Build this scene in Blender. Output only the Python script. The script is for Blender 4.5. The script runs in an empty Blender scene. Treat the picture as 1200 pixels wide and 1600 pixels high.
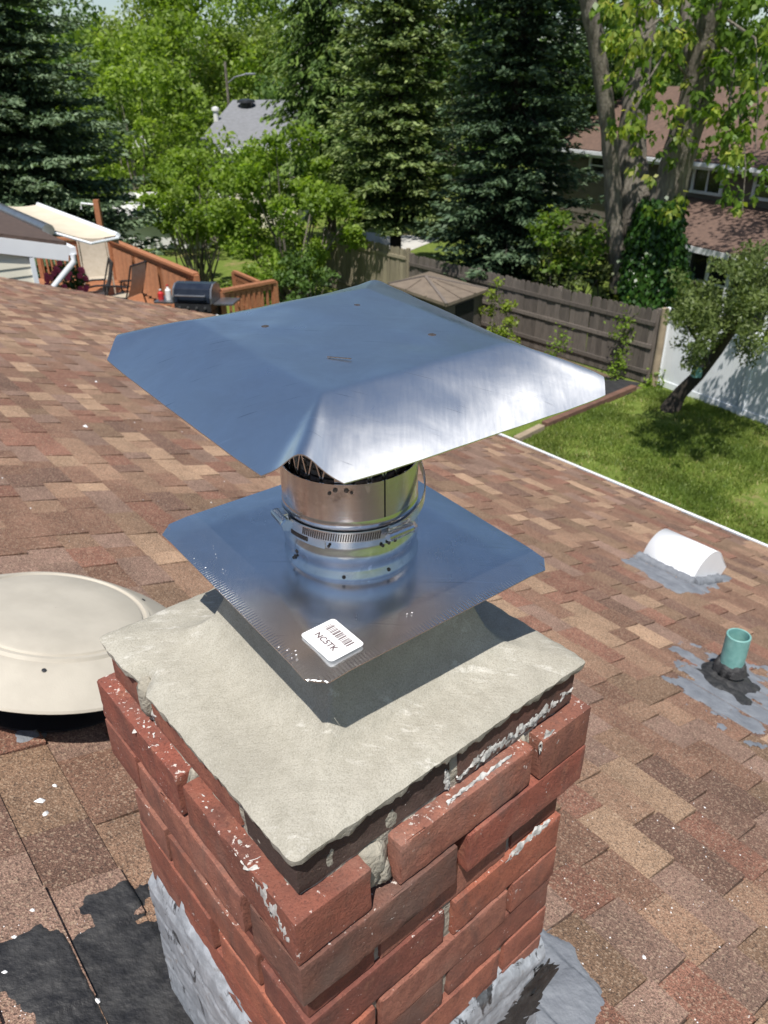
import bpy, bmesh, math, random
import numpy as np
from mathutils import Vector, Matrix, noise as mnoise
random.seed(7); rng = np.random.default_rng(7)
R_ = math.radians
scene = bpy.context.scene
COL = scene.collection
H0 = 6.0                                   # camera height above the lawn

# ------------------------------------------------------------------ camera
PITCH, ROLL, FPX = 0.50318, 0.00373, 1225.5
_f = np.array([0, math.cos(PITCH), -math.sin(PITCH)]); _r = np.array([1., 0, 0]); _d = np.cross(_f, _r)
CR = math.cos(ROLL)*_r + math.sin(ROLL)*_d; CD = -math.sin(ROLL)*_r + math.cos(ROLL)*_d; CF = _f
cam_d = bpy.data.cameras.new('camera'); cam = bpy.data.objects.new('camera', cam_d); COL.objects.link(cam)
mw = Matrix.Identity(4)
for i in range(3):
    mw[i][0] = CR[i]; mw[i][1] = -CD[i]; mw[i][2] = -CF[i]
mw[2][3] = H0
cam.matrix_world = mw
cam_d.sensor_fit = 'VERTICAL'; cam_d.sensor_height = 36; cam_d.sensor_width = 27
cam_d.lens = 36*FPX/1600
cam_d.clip_start = 0.02; cam_d.clip_end = 2500
cam_d.dof.use_dof = True; cam_d.dof.focus_distance = 0.86; cam_d.dof.aperture_fstop = 13.0
scene.camera = cam

# ------------------------------------------------------------------ light
SUN = Vector((-0.085, -0.435, 0.897)).normalized()
elev = math.asin(SUN.z); azi = math.atan2(SUN.x, SUN.y)
world = bpy.data.worlds.new('World'); scene.world = world; world.use_nodes = True
nt = world.node_tree; nt.nodes.clear()
sky = nt.nodes.new('ShaderNodeTexSky'); sky.sky_type = 'NISHITA'; sky.sun_disc = False
sky.sun_elevation = elev; sky.sun_rotation = azi % (2*math.pi); sky.air_density = 1.0; sky.dust_density = 0.7; sky.ozone_density = 1.1
bg = nt.nodes.new('ShaderNodeBackground'); bg.inputs[1].default_value = 0.09
wo = nt.nodes.new('ShaderNodeOutputWorld')
nt.links.new(sky.outputs[0], bg.inputs[0]); nt.links.new(bg.outputs[0], wo.inputs[0])
sl = bpy.data.lights.new('sun', 'SUN'); sl.energy = 5.0; sl.angle = R_(0.53); sl.color = (1, .955, .885)
so = bpy.data.objects.new('sun', sl); COL.objects.link(so)
so.rotation_euler = (-SUN).to_track_quat('-Z', 'Y').to_euler(); so.location = (0, -5, 40)
scene.view_settings.view_transform = 'Standard'; scene.view_settings.look = 'None'
scene.view_settings.exposure = 0.33; scene.view_settings.gamma = 1.0
scene.view_settings.use_curve_mapping = False
scene.render.engine = 'CYCLES'
scene.cycles.max_bounces = 8; scene.cycles.diffuse_bounces = 4; scene.cycles.glossy_bounces = 5; scene.cycles.transparent_max_bounces = 8
scene.cycles.sample_clamp_indirect = 8

# ------------------------------------------------------------------ photo geometry -> world points
def ray(px, py):
    return ((px-600)*CR + (py-800)*CD + FPX*CF)/FPX
def at_y(px, py, Y):
    d = ray(px, py); d = d*(Y/d[1]); return Vector((d[0], d[1], d[2]+H0))
def at_z(px, py, z):
    d = ray(px, py); d = d*((z-H0)/d[2]); return Vector((d[0], d[1], z))
def at_plane(px, py, o, n):
    d = Vector(ray(px, py)); c = Vector((0, 0, H0)); return c + d*((o-c).dot(n)/d.dot(n))

# ------------------------------------------------------------------ object helpers
def tag(o, label=None, cat=None, group=None, kind=None):
    if label: o['label'] = label
    if cat: o['category'] = cat
    if group: o['group'] = group
    if kind: o['kind'] = kind
    return o
def thing(name, label, cat, loc=(0, 0, 0), rz=0.0, group=None):
    o = bpy.data.objects.new(name, None); COL.objects.link(o)
    o.location = loc; o.rotation_euler = (0, 0, rz); o.empty_display_size = .2
    return tag(o, label, cat, group)
def link(name, me, parent=None, mat=None, loc=None):
    o = bpy.data.objects.new(name, me); COL.objects.link(o)
    if mat and not me.materials: me.materials.append(mat)
    if parent: o.parent = parent
    if loc is not None: o.location = loc
    return o
def copy_tree(o, parent=None):
    c = o.copy(); COL.objects.link(c)
    if parent: c.parent = parent
    for ch in list(o.children): copy_tree(ch, c)
    return c
def world_off(p):
    """world location of a (un-nested) root chain without a depsgraph update (no rotation assumed)"""
    v = Vector((0, 0, 0))
    while p is not None:
        v += Vector(p.location); p = p.parent
    return v

class MB:
    def __init__(s): s.v = []; s.f = []
    def add(s, vs, fs):
        k = len(s.v); s.v += [tuple(x) for x in vs]; s.f += [tuple(i+k for i in f) for f in fs]; return s
    def box(s, c, size, ax=None):
        """box with centre c, size along axes ax (3 vectors)"""
        ax = ax or (Vector((1, 0, 0)), Vector((0, 1, 0)), Vector((0, 0, 1)))
        c = Vector(c); vs = []
        for i in (-.5, .5):
            for j in (-.5, .5):
                for k in (-.5, .5):
                    vs.append(c + ax[0]*(i*size[0]) + ax[1]*(j*size[1]) + ax[2]*(k*size[2]))
        return s.add(vs, [(0, 1, 3, 2), (4, 6, 7, 5), (0, 4, 5, 1), (2, 3, 7, 6), (0, 2, 6, 4), (1, 5, 7, 3)])
    def bar(s, a, b, w, h, up=Vector((0, 0, 1))):
        a = Vector(a); b = Vector(b); d = (b-a); L = d.length; d.normalize()
        x = d.cross(up)
        if x.length < 1e-4: x = d.cross(Vector((1, 0, 0)))
        x.normalize(); z = x.cross(d)
        return s.box((a+b)/2, (w, L, h), (x, d, z))
    def tube(s, pts, rad, seg=8, caps=True):
        pts = [Vector(p) for p in pts]; n = len(pts)
        if not hasattr(rad, '__len__'): rad = [rad]*n
        k0 = len(s.v); prev = None
        for i, p in enumerate(pts):
            t = (pts[min(i+1, n-1)] - pts[max(i-1, 0)]).normalized()
            if prev is None:
                a = t.orthogonal().normalized()
            else:
                a = (prev - t*prev.dot(t))
                a = a.normalized() if a.length > 1e-6 else t.orthogonal().normalized()
            prev = a; b = t.cross(a)
            for j in range(seg):
                q = 2*math.pi*j/seg
                s.v.append(tuple(p + (a*math.cos(q) + b*math.sin(q))*rad[i]))
        for i in range(n-1):
            for j in range(seg):
                a0 = k0+i*seg+j; a1 = k0+i*seg+(j+1) % seg
                s.f.append((a0, a1, a1+seg, a0+seg))
        if caps:
            s.f.append(tuple(k0+j for j in reversed(range(seg)))); s.f.append(tuple(k0+(n-1)*seg+j for j in range(seg)))
        return s
    def lathe(s, o, prof, seg=48, ax=None, closed_top=False, closed_bot=False):
        """prof: list of (r, h)"""
        ax = ax or (Vector((1, 0, 0)), Vector((0, 1, 0)), Vector((0, 0, 1)))
        o = Vector(o); k0 = len(s.v)
        for r, h in prof:
            for j in range(seg):
                q = 2*math.pi*j/seg
                s.v.append(tuple(o + ax[0]*(r*math.cos(q)) + ax[1]*(r*math.sin(q)) + ax[2]*h))
        for i in range(len(prof)-1):
            for j in range(seg):
                a0 = k0+i*seg+j; a1 = k0+i*seg+(j+1) % seg
                s.f.append((a0, a1, a1+seg, a0+seg))
        if closed_bot: s.f.append(tuple(k0+j for j in reversed(range(seg))))
        if closed_top: s.f.append(tuple(k0+(len(prof)-1)*seg+j for j in range(seg)))
        return s
    def prism(s, poly, ext):
        """polygon (list of Vector) extruded by vector ext"""
        poly = [Vector(p) for p in poly]; n = len(poly)
        vs = poly + [p+Vector(ext) for p in poly]
        fs = [tuple(reversed(range(n))), tuple(range(n, 2*n))] + [(i, (i+1) % n, (i+1) % n+n, i+n) for i in range(n)]
        return s.add(vs, fs)
    def build(s, name, mat, parent=None, smooth=False, local=False, bevel=0, sharp=None):
        off = Vector((0, 0, 0)) if (local or parent is None) else world_off(parent)
        me = bpy.data.meshes.new(name)
        me.from_pydata([tuple(Vector(v)-off) for v in s.v], [], s.f); me.validate(); me.update()
        bm = bmesh.new(); bm.from_mesh(me); bmesh.ops.recalc_face_normals(bm, faces=bm.faces)
        if bevel: bmesh.ops.bevel(bm, geom=bm.edges[:], offset=bevel, segments=2, affect='EDGES', profile=.6)
        bm.to_mesh(me); bm.free()
        if smooth:
            me.polygons.foreach_set('use_smooth', [True]*len(me.polygons))
            me.set_sharp_from_angle(angle=R_(sharp or 40))
        return link(name, me, parent, mat)

def thicken(mb, t, dirv=None):
    """give an open sheet a real thickness with its own rim faces (no shared shading)"""
    dirv = Vector(dirv or (0, 0, -1)); n = len(mb.v); cnt = {}
    for f in mb.f:
        for i in range(len(f)):
            e = (f[i], f[(i+1) % len(f)]); k = tuple(sorted((tuple(round(x, 6) for x in mb.v[e[0]]), tuple(round(x, 6) for x in mb.v[e[1]]))))
            cnt.setdefault(k, []).append(e)
    low = [tuple(Vector(v)+dirv*t) for v in mb.v]; fs = list(mb.f)
    mb.v += low; mb.f += [tuple(i+n for i in reversed(f)) for f in fs]
    for k, es in cnt.items():
        if len(es) == 1:
            a, b_ = es[0]; mb.add([mb.v[a], mb.v[b_], mb.v[b_+n], mb.v[a+n]], [(0, 1, 2, 3)])
    return mb
def np_mesh(name, verts, quads, tone=None, tris=False):
    me = bpy.data.meshes.new(name); k = 3 if tris else 4
    nv, nf = len(verts), len(quads)
    me.vertices.add(nv); me.vertices.foreach_set('co', verts.astype(np.float32).ravel())
    me.loops.add(nf*k); me.loops.foreach_set('vertex_index', quads.astype(np.int32).ravel())
    me.polygons.add(nf); me.polygons.foreach_set('loop_start', np.arange(nf, dtype=np.int32)*k)
    if tone is not None:
        a = me.attributes.new('tone', 'FLOAT', 'FACE'); a.data.foreach_set('value', tone.astype(np.float32))
    me.update(calc_edges=True); me.validate()
    return me

# ------------------------------------------------------------------ materials
def new_mat(name):
    m = bpy.data.materials.new(name); m.use_nodes = True; m.node_tree.nodes.clear()
    out = m.node_tree.nodes.new('ShaderNodeOutputMaterial'); b = m.node_tree.nodes.new('ShaderNodeBsdfPrincipled')
    m.node_tree.links.new(b.outputs[0], out.inputs[0]); return m, m.node_tree, b, out
def N(t, typ, **kw):
    n = t.nodes.new(typ)
    for k, v in kw.items():
        if k.startswith('i_'):
            n.inputs[int(k[2:])].default_value = v
        else: setattr(n, k, v)
    return n
def noise_node(t, vec, scale, detail=4, rough=.55, dist=0):
    n = t.nodes.new('ShaderNodeTexNoise'); n.inputs['Scale'].default_value = scale
    n.inputs['Detail'].default_value = detail; n.inputs['Roughness'].default_value = rough; n.inputs['Distortion'].default_value = dist
    if vec is not None: t.links.new(vec, n.inputs['Vector'])
    return n
def ramp(t, fac, stops, interp='LINEAR'):
    r = t.nodes.new('ShaderNodeValToRGB'); r.color_ramp.interpolation = interp
    el = r.color_ramp.elements
    while len(el) < len(stops): el.new(.5)
    for e, (p, c) in zip(el, stops):
        e.position = p; e.color = (*c, 1) if hasattr(c, '__len__') else (c, c, c, 1)
    t.links.new(fac, r.inputs[0]); return r
def mix(t, fac, a, b, mode='MIX'):
    n = t.nodes.new('ShaderNodeMix'); n.data_type = 'RGBA'; n.blend_type = mode
    for sock, val in ((n.inputs[0], fac), (n.inputs[6], a), (n.inputs[7], b)):
        if hasattr(val, 'links') or hasattr(val, 'is_linked'): t.links.new(val, sock)
        elif hasattr(val, '__len__'): sock.default_value = (*val, 1)
        else: sock.default_value = val
    return n.outputs[2]
def mth(t, op, a, b=None, c=None, clamp=False):
    n = t.nodes.new('ShaderNodeMath'); n.operation = op; n.use_clamp = clamp
    for i, val in enumerate((a, b, c)):
        if val is None: continue
        if hasattr(val, 'is_linked'): t.links.new(val, n.inputs[i])
        else: n.inputs[i].default_value = val
    return n.outputs[0]
def pos(t): return t.nodes.new('ShaderNodeNewGeometry').outputs['Position']
def objco(t): return t.nodes.new('ShaderNodeTexCoord').outputs['Object']
def scaled(t, vec, s):
    n = t.nodes.new('ShaderNodeMapping'); n.inputs['Scale'].default_value = s; t.links.new(vec, n.inputs[0]); return n.outputs[0]
def bump(t, b, h, strength=.4, dist=.01):
    n = t.nodes.new('ShaderNodeBump'); n.inputs['Strength'].default_value = strength; n.inputs['Distance'].default_value = dist
    t.links.new(h, n.inputs['Height']); t.links.new(n.outputs[0], b.inputs['Normal']); return n

def basic(name, ca, cb=None, scale=8, rough=.6, bmp=.15, bscale=60, bdist=.004, metal=0.0, stretch=None, spec=.4, detail=5, per_obj=0.0):
    m, t, b, o = new_mat(name)
    v = pos(t)
    if stretch: v = scaled(t, v, stretch)
    cb = cb or tuple(c*.75 for c in ca)
    n = noise_node(t, v, scale, detail)
    r = ramp(t, n.outputs[0], [(.35, ca), (.68, cb)])
    c = r.outputs[0]
    if per_obj:
        oi = t.nodes.new('ShaderNodeObjectInfo')
        k = mth(t, 'MULTIPLY_ADD', oi.outputs['Random'], per_obj*2, 1-per_obj)
        hs = t.nodes.new('ShaderNodeHueSaturation'); t.links.new(k, hs.inputs['Value']); t.links.new(c, hs.inputs['Color']); c = hs.outputs[0]
    t.links.new(c, b.inputs['Base Color'])
    b.inputs['Roughness'].default_value = rough; b.inputs['Metallic'].default_value = metal
    b.inputs['Specular IOR Level'].default_value = spec
    if bmp:
        n2 = noise_node(t, v, bscale, 4); bump(t, b, n2.outputs[0], bmp, bdist)
    return m

def shingle_mat(name, from_object):
    m, t, b, o = new_mat(name)
    if from_object:
        col = t.nodes.new('ShaderNodeObjectInfo').outputs['Color']
    else:
        a = t.nodes.new('ShaderNodeAttribute'); a.attribute_name = 'col'; col = a.outputs['Color']
    p = pos(t)
    n1 = noise_node(t, p, 420, 2, .7); n2 = noise_node(t, p, 170, 3, .7); n3 = noise_node(t, p, 9, 5, .6); n4 = noise_node(t, p, 1.3, 3)
    g = mth(t, 'MULTIPLY', ramp(t, n1.outputs[0], [(.3, .45), (.5, .95), (.66, 1.75)]).outputs[0], ramp(t, n2.outputs[0], [(.3, .7), (.7, 1.3)]).outputs[0])
    g = mth(t, 'MULTIPLY', g, ramp(t, n3.outputs[0], [(.3, .82), (.7, 1.15)]).outputs[0])
    g = mth(t, 'MULTIPLY', g, ramp(t, n4.outputs[0], [(.3, .88), (.7, 1.1)]).outputs[0])
    c = mix(t, 1.0, col, g, 'MULTIPLY')
    # pale granules
    vo = N(t, 'ShaderNodeTexVoronoi'); vo.inputs['Scale'].default_value = 260; t.links.new(p, vo.inputs['Vector'])
    sep = t.nodes.new('ShaderNodeSeparateColor'); t.links.new(vo.outputs['Color'], sep.inputs[0])
    pale = mth(t, 'GREATER_THAN', sep.outputs[0], .86)
    pale = mth(t, 'MULTIPLY', pale, .5)
    c = mix(t, pale, c, (.42, .31, .22))
    dark = mth(t, 'MULTIPLY', mth(t, 'GREATER_THAN', sep.outputs[1], .86), .5)
    c = mix(t, dark, c, (.035, .027, .025))
    t.links.new(c, b.inputs['Base Color']); b.inputs['Roughness'].default_value = .9; b.inputs['Specular IOR Level'].default_value = .25
    h = mth(t, 'ADD', n1.outputs[0], mth(t, 'MULTIPLY', vo.outputs['Distance'], 1.0))
    bump(t, b, h, .55, .003)
    return m

def brick_mat():
    m, t, b, o = new_mat('fired_brick')
    p = pos(t); oi = t.nodes.new('ShaderNodeObjectInfo')
    base = ramp(t, oi.outputs['Random'], [(0, (.35, .112, .07)), (.3, (.25, .078, .055)), (.6, (.41, .165, .105)), (.8, (.29, .125, .09)), (1, (.37, .12, .07))])
    n1 = noise_node(t, p, 22, 6, .62, .4)
    c = mix(t, ramp(t, n1.outputs[0], [(.42, 0.0), (.66, .62)]).outputs[0], base.outputs[0], (.13, .052, .042))
    n2 = noise_node(t, p, 55, 4, .6)
    c = mix(t, ramp(t, n2.outputs[0], [(.55, 0.0), (.75, .5)]).outputs[0], c, (.42, .19, .12))
    so_ = t.nodes.new('ShaderNodeAttribute'); so_.attribute_type = 'OBJECT'; so_.attribute_name = 'soot'
    n3 = noise_node(t, p, 14, 5, .65)
    sf = mth(t, 'MULTIPLY', ramp(t, n3.outputs[0], [(.3, .55), (.6, 1.0)]).outputs[0], so_.outputs['Fac'], clamp=True)
    c = mix(t, sf, c, (.062, .042, .036))
    # mortar / paint specks
    pa = t.nodes.new('ShaderNodeAttribute'); pa.attribute_type = 'OBJECT'; pa.attribute_name = 'paint'
    n4 = noise_node(t, p, 165, 4, .65); n5 = noise_node(t, p, 18, 4, .6)
    geo = t.nodes.new('ShaderNodeNewGeometry'); sx = t.nodes.new('ShaderNodeSeparateXYZ'); t.links.new(geo.outputs['True Normal'], sx.inputs[0])
    up = ramp(t, sx.outputs[2], [(.2, .25), (.7, 1.0)]).outputs[0]
    k = mth(t, 'ADD', n4.outputs[0], mth(t, 'MULTIPLY', n5.outputs[0], .5))
    k = mth(t, 'ADD', k, mth(t, 'MULTIPLY', mth(t, 'MULTIPLY', pa.outputs['Fac'], up), .16))
    wf = ramp(t, k, [(.97, 0.0), (1.02, .85)]).outputs[0]
    c = mix(t, wf, c, (.66, .62, .58))
    n10 = noise_node(t, p, 330, 4, .75); c = mix(t, ramp(t, n10.outputs[0], [(.34, .6), (.47, 0.0)]).outputs[0], c, (.06, .028, .024)); c = mix(t, ramp(t, n10.outputs[0], [(.6, 0.0), (.72, .35)]).outputs[0], c, (.46, .24, .16))
    n11 = noise_node(t, scaled(t, p, (1, 1, .5)), 11, 6, .7, 1.0); c = mix(t, ramp(t, n11.outputs[0], [(.55, 0.0), (.72, .7)]).outputs[0], c, (.10, .06, .052))
    # light mineral bloom
    n6 = noise_node(t, p, 7, 5, .6)
    c = mix(t, ramp(t, n6.outputs[0], [(.52, 0.0), (.75, .22)]).outputs[0], c, (.45, .33, .27))
    t.links.new(c, b.inputs['Base Color']); b.inputs['Roughness'].default_value = .82; b.inputs['Specular IOR Level'].default_value = .3
    hb = mth(t, 'ADD', noise_node(t, p, 160, 5, .65).outputs[0], mth(t, 'MULTIPLY', n1.outputs[0], .8)); hb = mth(t, 'ADD', hb, mth(t, 'MULTIPLY', n10.outputs[0], .8))
    bump(t, b, hb, .7, .003)
    return m

def crown_mat():
    m, t, b, o = new_mat('troweled_mortar')
    p = pos(t)
    n1 = noise_node(t, p, 9, 5, .55); n2 = noise_node(t, p, 60, 5, .6)
    c = ramp(t, n1.outputs[0], [(.3, (.315, .296, .25)), (.55, (.365, .344, .292)), (.75, (.41, .39, .335))]).outputs[0]
    c = mix(t, ramp(t, n2.outputs[0], [(.35, .35), (.6, 0.0)]).outputs[0], c, (.25, .235, .19))
    # dry white scuffs
    st = scaled(t, p, (30, 90, 60)); n3 = noise_node(t, st, 1, 5, .65); n4 = noise_node(t, p, 7, 3)
    k = mth(t, 'MULTIPLY', ramp(t, n3.outputs[0], [(.54, 0.0), (.64, 1.0)]).outputs[0], ramp(t, n4.outputs[0], [(.48, 0.0), (.62, .6)]).outputs[0])
    c = mix(t, k, c, (.63, .61, .56))
    t.links.new(c, b.inputs['Base Color']); b.inputs['Roughness'].default_value = .93; b.inputs['Specular IOR Level'].default_value = .2
    rot = t.nodes.new('ShaderNodeMapping'); rot.inputs['Rotation'].default_value = (0, 0, R_(40)); rot.inputs['Scale'].default_value = (22, 260, 60); t.links.new(p, rot.inputs[0])
    tr = noise_node(t, rot.outputs[0], 1, 3, .5)
    pit = noise_node(t, p, 130, 4, .65); vo = N(t, 'ShaderNodeTexVoronoi'); vo.inputs['Scale'].default_value = 45; t.links.new(p, vo.inputs['Vector'])
    hole = ramp(t, vo.outputs['Distance'], [(.0, 0.0), (.13, 1.0)]).outputs[0]
    h = mth(t, 'ADD', mth(t, 'MULTIPLY', tr.outputs[0], .6), mth(t, 'MULTIPLY', pit.outputs[0], 1.0)); h = mth(t, 'ADD', h, mth(t, 'MULTIPLY', hole, .5)); g2 = noise_node(t, p, 600, 2, .7); h = mth(t, 'ADD', h, mth(t, 'MULTIPLY', g2.outputs[0], .5))
    c2 = mix(t, ramp(t, g2.outputs[0], [(.36, .5), (.5, 0.0)]).outputs[0], c, (.20, .185, .15)); c2 = mix(t, ramp(t, g2.outputs[0], [(.6, 0.0), (.72, .35)]).outputs[0], c2, (.55, .53, .47)); t.links.new(c2, b.inputs['Base Color'])
    bump(t, b, h, .55, .0025)
    return m

def steel_mat(name, col=(.64, .66, .69), rough=.36, aniso=.0, tangent=None, var=.1, grain=(14, 500, 60), bmp=.06, smudge=.12, grime=0.0):
    m, t, b, o = new_mat(name)
    oc = objco(t)
    st = scaled(t, oc, grain); n1 = noise_node(t, st, 1, 4, .6); n2 = noise_node(t, oc, 14, 5, .65, .5); n3 = noise_node(t, oc, 60, 4, .6)
    r = mth(t, 'ADD', mth(t, 'MULTIPLY_ADD', n1.outputs[0], var, rough-var/2), mth(t, 'MULTIPLY_ADD', n2.outputs[0], smudge, -smudge/2))
    t.links.new(r, b.inputs['Roughness'])
    c = mix(t, ramp(t, n2.outputs[0], [(.35, 0.0), (.7, .55)]).outputs[0], col, tuple(x*.72 for x in col))
    n7 = noise_node(t, oc, 26, 6, .7, 1.2); c = mix(t, ramp(t, n7.outputs[0], [(.54, 0.0), (.66, .4)]).outputs[0], c, (.90, .90, .90))  # pale smudge clouds; hazy broken reflection painted into the colour
    # fine pale scratches
    rt = t.nodes.new('ShaderNodeMapping'); rt.inputs['Rotation'].default_value = (0, 0, R_(23)); rt.inputs['Scale'].default_value = (9, 420, 50); t.links.new(oc, rt.inputs[0])
    n5 = noise_node(t, rt.outputs[0], 1, 2, .5)
    c = mix(t, ramp(t, n5.outputs[0], [(.66, 0.0), (.73, .7)]).outputs[0], c, (.93, .94, .95))
    rt2 = t.nodes.new('ShaderNodeMapping'); rt2.inputs['Rotation'].default_value = (0, 0, R_(-38)); rt2.inputs['Scale'].default_value = (13, 520, 50); t.links.new(oc, rt2.inputs[0]); n8 = noise_node(t, rt2.outputs[0], 1, 2, .5); c = mix(t, ramp(t, n8.outputs[0], [(.69, 0.0), (.75, .6)]).outputs[0], c, (.30, .31, .33))
    if grime:
        n6 = noise_node(t, oc, 34, 5, .7)
        c = mix(t, ramp(t, n6.outputs[0], [(.6, 0.0), (.72, grime)]).outputs[0], c, (.10, .075, .06))
    t.links.new(c, b.inputs['Base Color']); b.inputs['Metallic'].default_value = 1.0
    if aniso:
        b.inputs['Anisotropic'].default_value = aniso
        tr = t.nodes.new('ShaderNodeVectorTransform'); tr.vector_type = 'VECTOR'; tr.convert_from = 'WORLD'; tr.convert_to = 'WORLD'
        tr.inputs[0].default_value = tangent; t.links.new(tr.outputs[0], b.inputs['Tangent'])
    h = mth(t, 'ADD', n1.outputs[0], mth(t, 'MULTIPLY', n3.outputs[0], .25))
    bump(t, b, h, bmp, .0015)
    return m

def leaf_mat(name, stops, trans=.35, rough=.5, tcol=None):
    m, t, b, o = new_mat(name)
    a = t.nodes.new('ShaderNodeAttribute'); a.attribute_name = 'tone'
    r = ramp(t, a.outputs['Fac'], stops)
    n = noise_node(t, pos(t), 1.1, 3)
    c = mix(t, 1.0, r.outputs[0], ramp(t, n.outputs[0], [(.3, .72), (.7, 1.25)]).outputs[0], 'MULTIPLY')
    t.links.new(c, b.inputs['Base Color']); b.inputs['Roughness'].default_value = rough; b.inputs['Specular IOR Level'].default_value = .35
    tr = t.nodes.new('ShaderNodeBsdfTranslucent')
    tc = mix(t, 1.0, c, (1.5, 1.6, .55), 'MULTIPLY'); t.links.new(tc, tr.inputs[0])
    mx = t.nodes.new('ShaderNodeMixShader'); mx.inputs[0].default_value = trans
    t.links.new(b.outputs[0], mx.inputs[1]); t.links.new(tr.outputs[0], mx.inputs[2]); t.links.new(mx.outputs[0], o.inputs[0])
    return m

M = {}
M['shingle_o'] = shingle_mat('roof_granules_tab', True); M['shingle_s'] = shingle_mat('roof_granules', False)
M['brick'] = brick_mat(); M['crown'] = crown_mat()
M['mortar'] = basic('old_mortar', (.36, .33, .27), (.23, .215, .18), 40, .95, .8, 130, .006)
M['caulk'] = basic('white_sealant', (.56, .55, .53), (.33, .32, .30), 70, .75, .6, 120, .004)
M['tar'] = basic('black_roof_tar', (.016, .016, .018), (.048, .047, .047), 30, .62, .8, 90, .006)
M['grey_coat'] = basic('grey_roof_coating', (.20, .213, .235), (.135, .145, .165), 18, .7, .6, 80, .006)
M['clay'] = basic('clay_flue_tile', (.27, .08, .045), (.2, .06, .04), 30, .85, .3)
M['dark'] = basic('dark_cavity', (.012, .012, .012), None, 8, .9, 0)
M['white_paint'] = basic('white_painted_metal', (.80, .81, .82), (.74, .75, .77), 5, .35, .05, 40)
M['white_vinyl'] = basic('white_vinyl', (.74, .77, .80), (.68, .71, .74), 2, .45, .05, 40)
M['beige'] = basic('beige_vent_plastic', (.45, .412, .345), (.40, .365, .305), 12, .55, .25, 300, .0015, per_obj=0)
M['patina'] = basic('teal_pipe_patina', (.20, .40, .37), (.13, .30, .28), 30, .5, .25, 90)
M['fence_old'] = basic('weathered_fence_wood', (.145, .122, .105), (.085, .072, .064), 6, .9, .5, 30, .006, stretch=(9, 9, .7), per_obj=.3)
M['fence_light'] = basic('light_fence_wood', (.27, .235, .165), (.19, .165, .115), 5, .9, .4, 30, .006, stretch=(9, 9, .7), per_obj=.2)
M['cedar'] = basic('stained_cedar', (.36, .155, .075), (.26, .105, .05), 6, .65, .3, 40, .004, stretch=(4, 4, 4), per_obj=.12)
M['cloth_tan'] = basic('terracotta_cloth', (.42, .20, .105), (.34, .155, .08), 14, .85, .2, 60)
M['siding'] = basic('cream_siding', (.66, .63, .52), (.60, .57, .47), 3, .5, .05, 40)
M['siding_tan'] = basic('taupe_siding', (.165, .145, .125), (.14, .12, .105), 3, .7, .1, 40)
M['roof_brown'] = basic('brown_shingle_roof', (.155, .098, .075), (.10, .065, .052), 9, .9, .5, 25, .02)
M['roof_dark'] = basic('dark_brown_shingle_roof', (.10, .068, .055), (.06, .042, .035), 14, .9, .5, 30, .02)
M['roof_grey'] = basic('grey_shingle_roof', (.20, .205, .22), (.155, .16, .17), 6, .9, .4, 25, .02)
M['roof_tan'] = basic('tan_roof', (.42, .26, .19), None, 6, .9, .3, 25)
M['shed_roof'] = basic('brown_grey_shed_roof', (.20, .16, .125), (.15, .12, .095), 5, .6, .2, 30)
M['glass'] = basic('dark_window_glass', (.012, .014, .017), (.02, .022, .026), 3, .08, 0, spec=.6)
M['awning'] = basic('cream_awning_cloth', (.60, .525, .405), (.54, .47, .36), 4, .85, .15, 80)
M['grey_metal'] = basic('grey_metal', (.38, .39, .41), None, 10, .35, .05, 60, metal=.9)
M['black_metal'] = basic('black_metal', (.018, .019, .022), (.03, .031, .034), 10, .35, .1, 60)
M['navy'] = basic('dark_navy_enamel', (.012, .017, .03), (.02, .026, .04), 8, .25, .03, 60)
M['sling_tan'] = basic('tan_sling_fabric', (.43, .375, .30), (.37, .32, .25), 12, .85, .2, 120)
M['sling_dark'] = basic('dark_sling_fabric', (.045, .035, .035), (.03, .025, .025), 12, .85, .2, 120)
M['pink'] = basic('pink_petals', (.62, .06, .16), (.75, .2, .3), 30, .6, 0)
M['red'] = basic('red_plastic', (.5, .03, .03), None, 30, .4, 0)
M['white_p'] = basic('white_plastic', (.75, .75, .74), None, 30, .4, 0)
M['bark'] = basic('grey_brown_bark', (.235, .21, .175), (.10, .085, .07), 3.2, .95, .9, 12, .05, stretch=(4, 4, .8), detail=7)
M['bark_dark'] = basic('dark_bark', (.06, .048, .038), (.035, .03, .025), 5, .95, .8, 16, .03, stretch=(3, 3, 1))
M['dirt'] = basic('garden_soil', (.15, .105, .07), (.09, .065, .045), 5, .95, .6, 40, .02)
M['tarp'] = basic('black_weed_mat', (.02, .02, .023), (.035, .035, .038), 8, .7, .4, 20, .02)
M['concrete'] = basic('pale_concrete', (.50, .49, .46), (.42, .41, .39), 2, .9, .2, 40)
M['timber'] = basic('landscape_timber', (.34, .27, .19), (.24, .19, .135), 6, .9, .4, 30)
M['timber_brown'] = basic('brown_landscape_timber', (.16, .085, .06), (.11, .06, .045), 6, .9, .4, 30)
M['label_white'] = basic('white_label_paper', (.82, .82, .82), (.79, .79, .80), 20, .45, 0)
M['label_ink'] = basic('label_ink', (.13, .09, .10), None, 20, .6, 0)
M['label_faint'] = basic('faint_label_ink', (.60, .60, .62), None, 20, .6, 0)
M['rust'] = basic('dark_rivet_steel', (.14, .12, .11), (.08, .06, .05), 300, .5, .2, 300, metal=.7)

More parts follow.
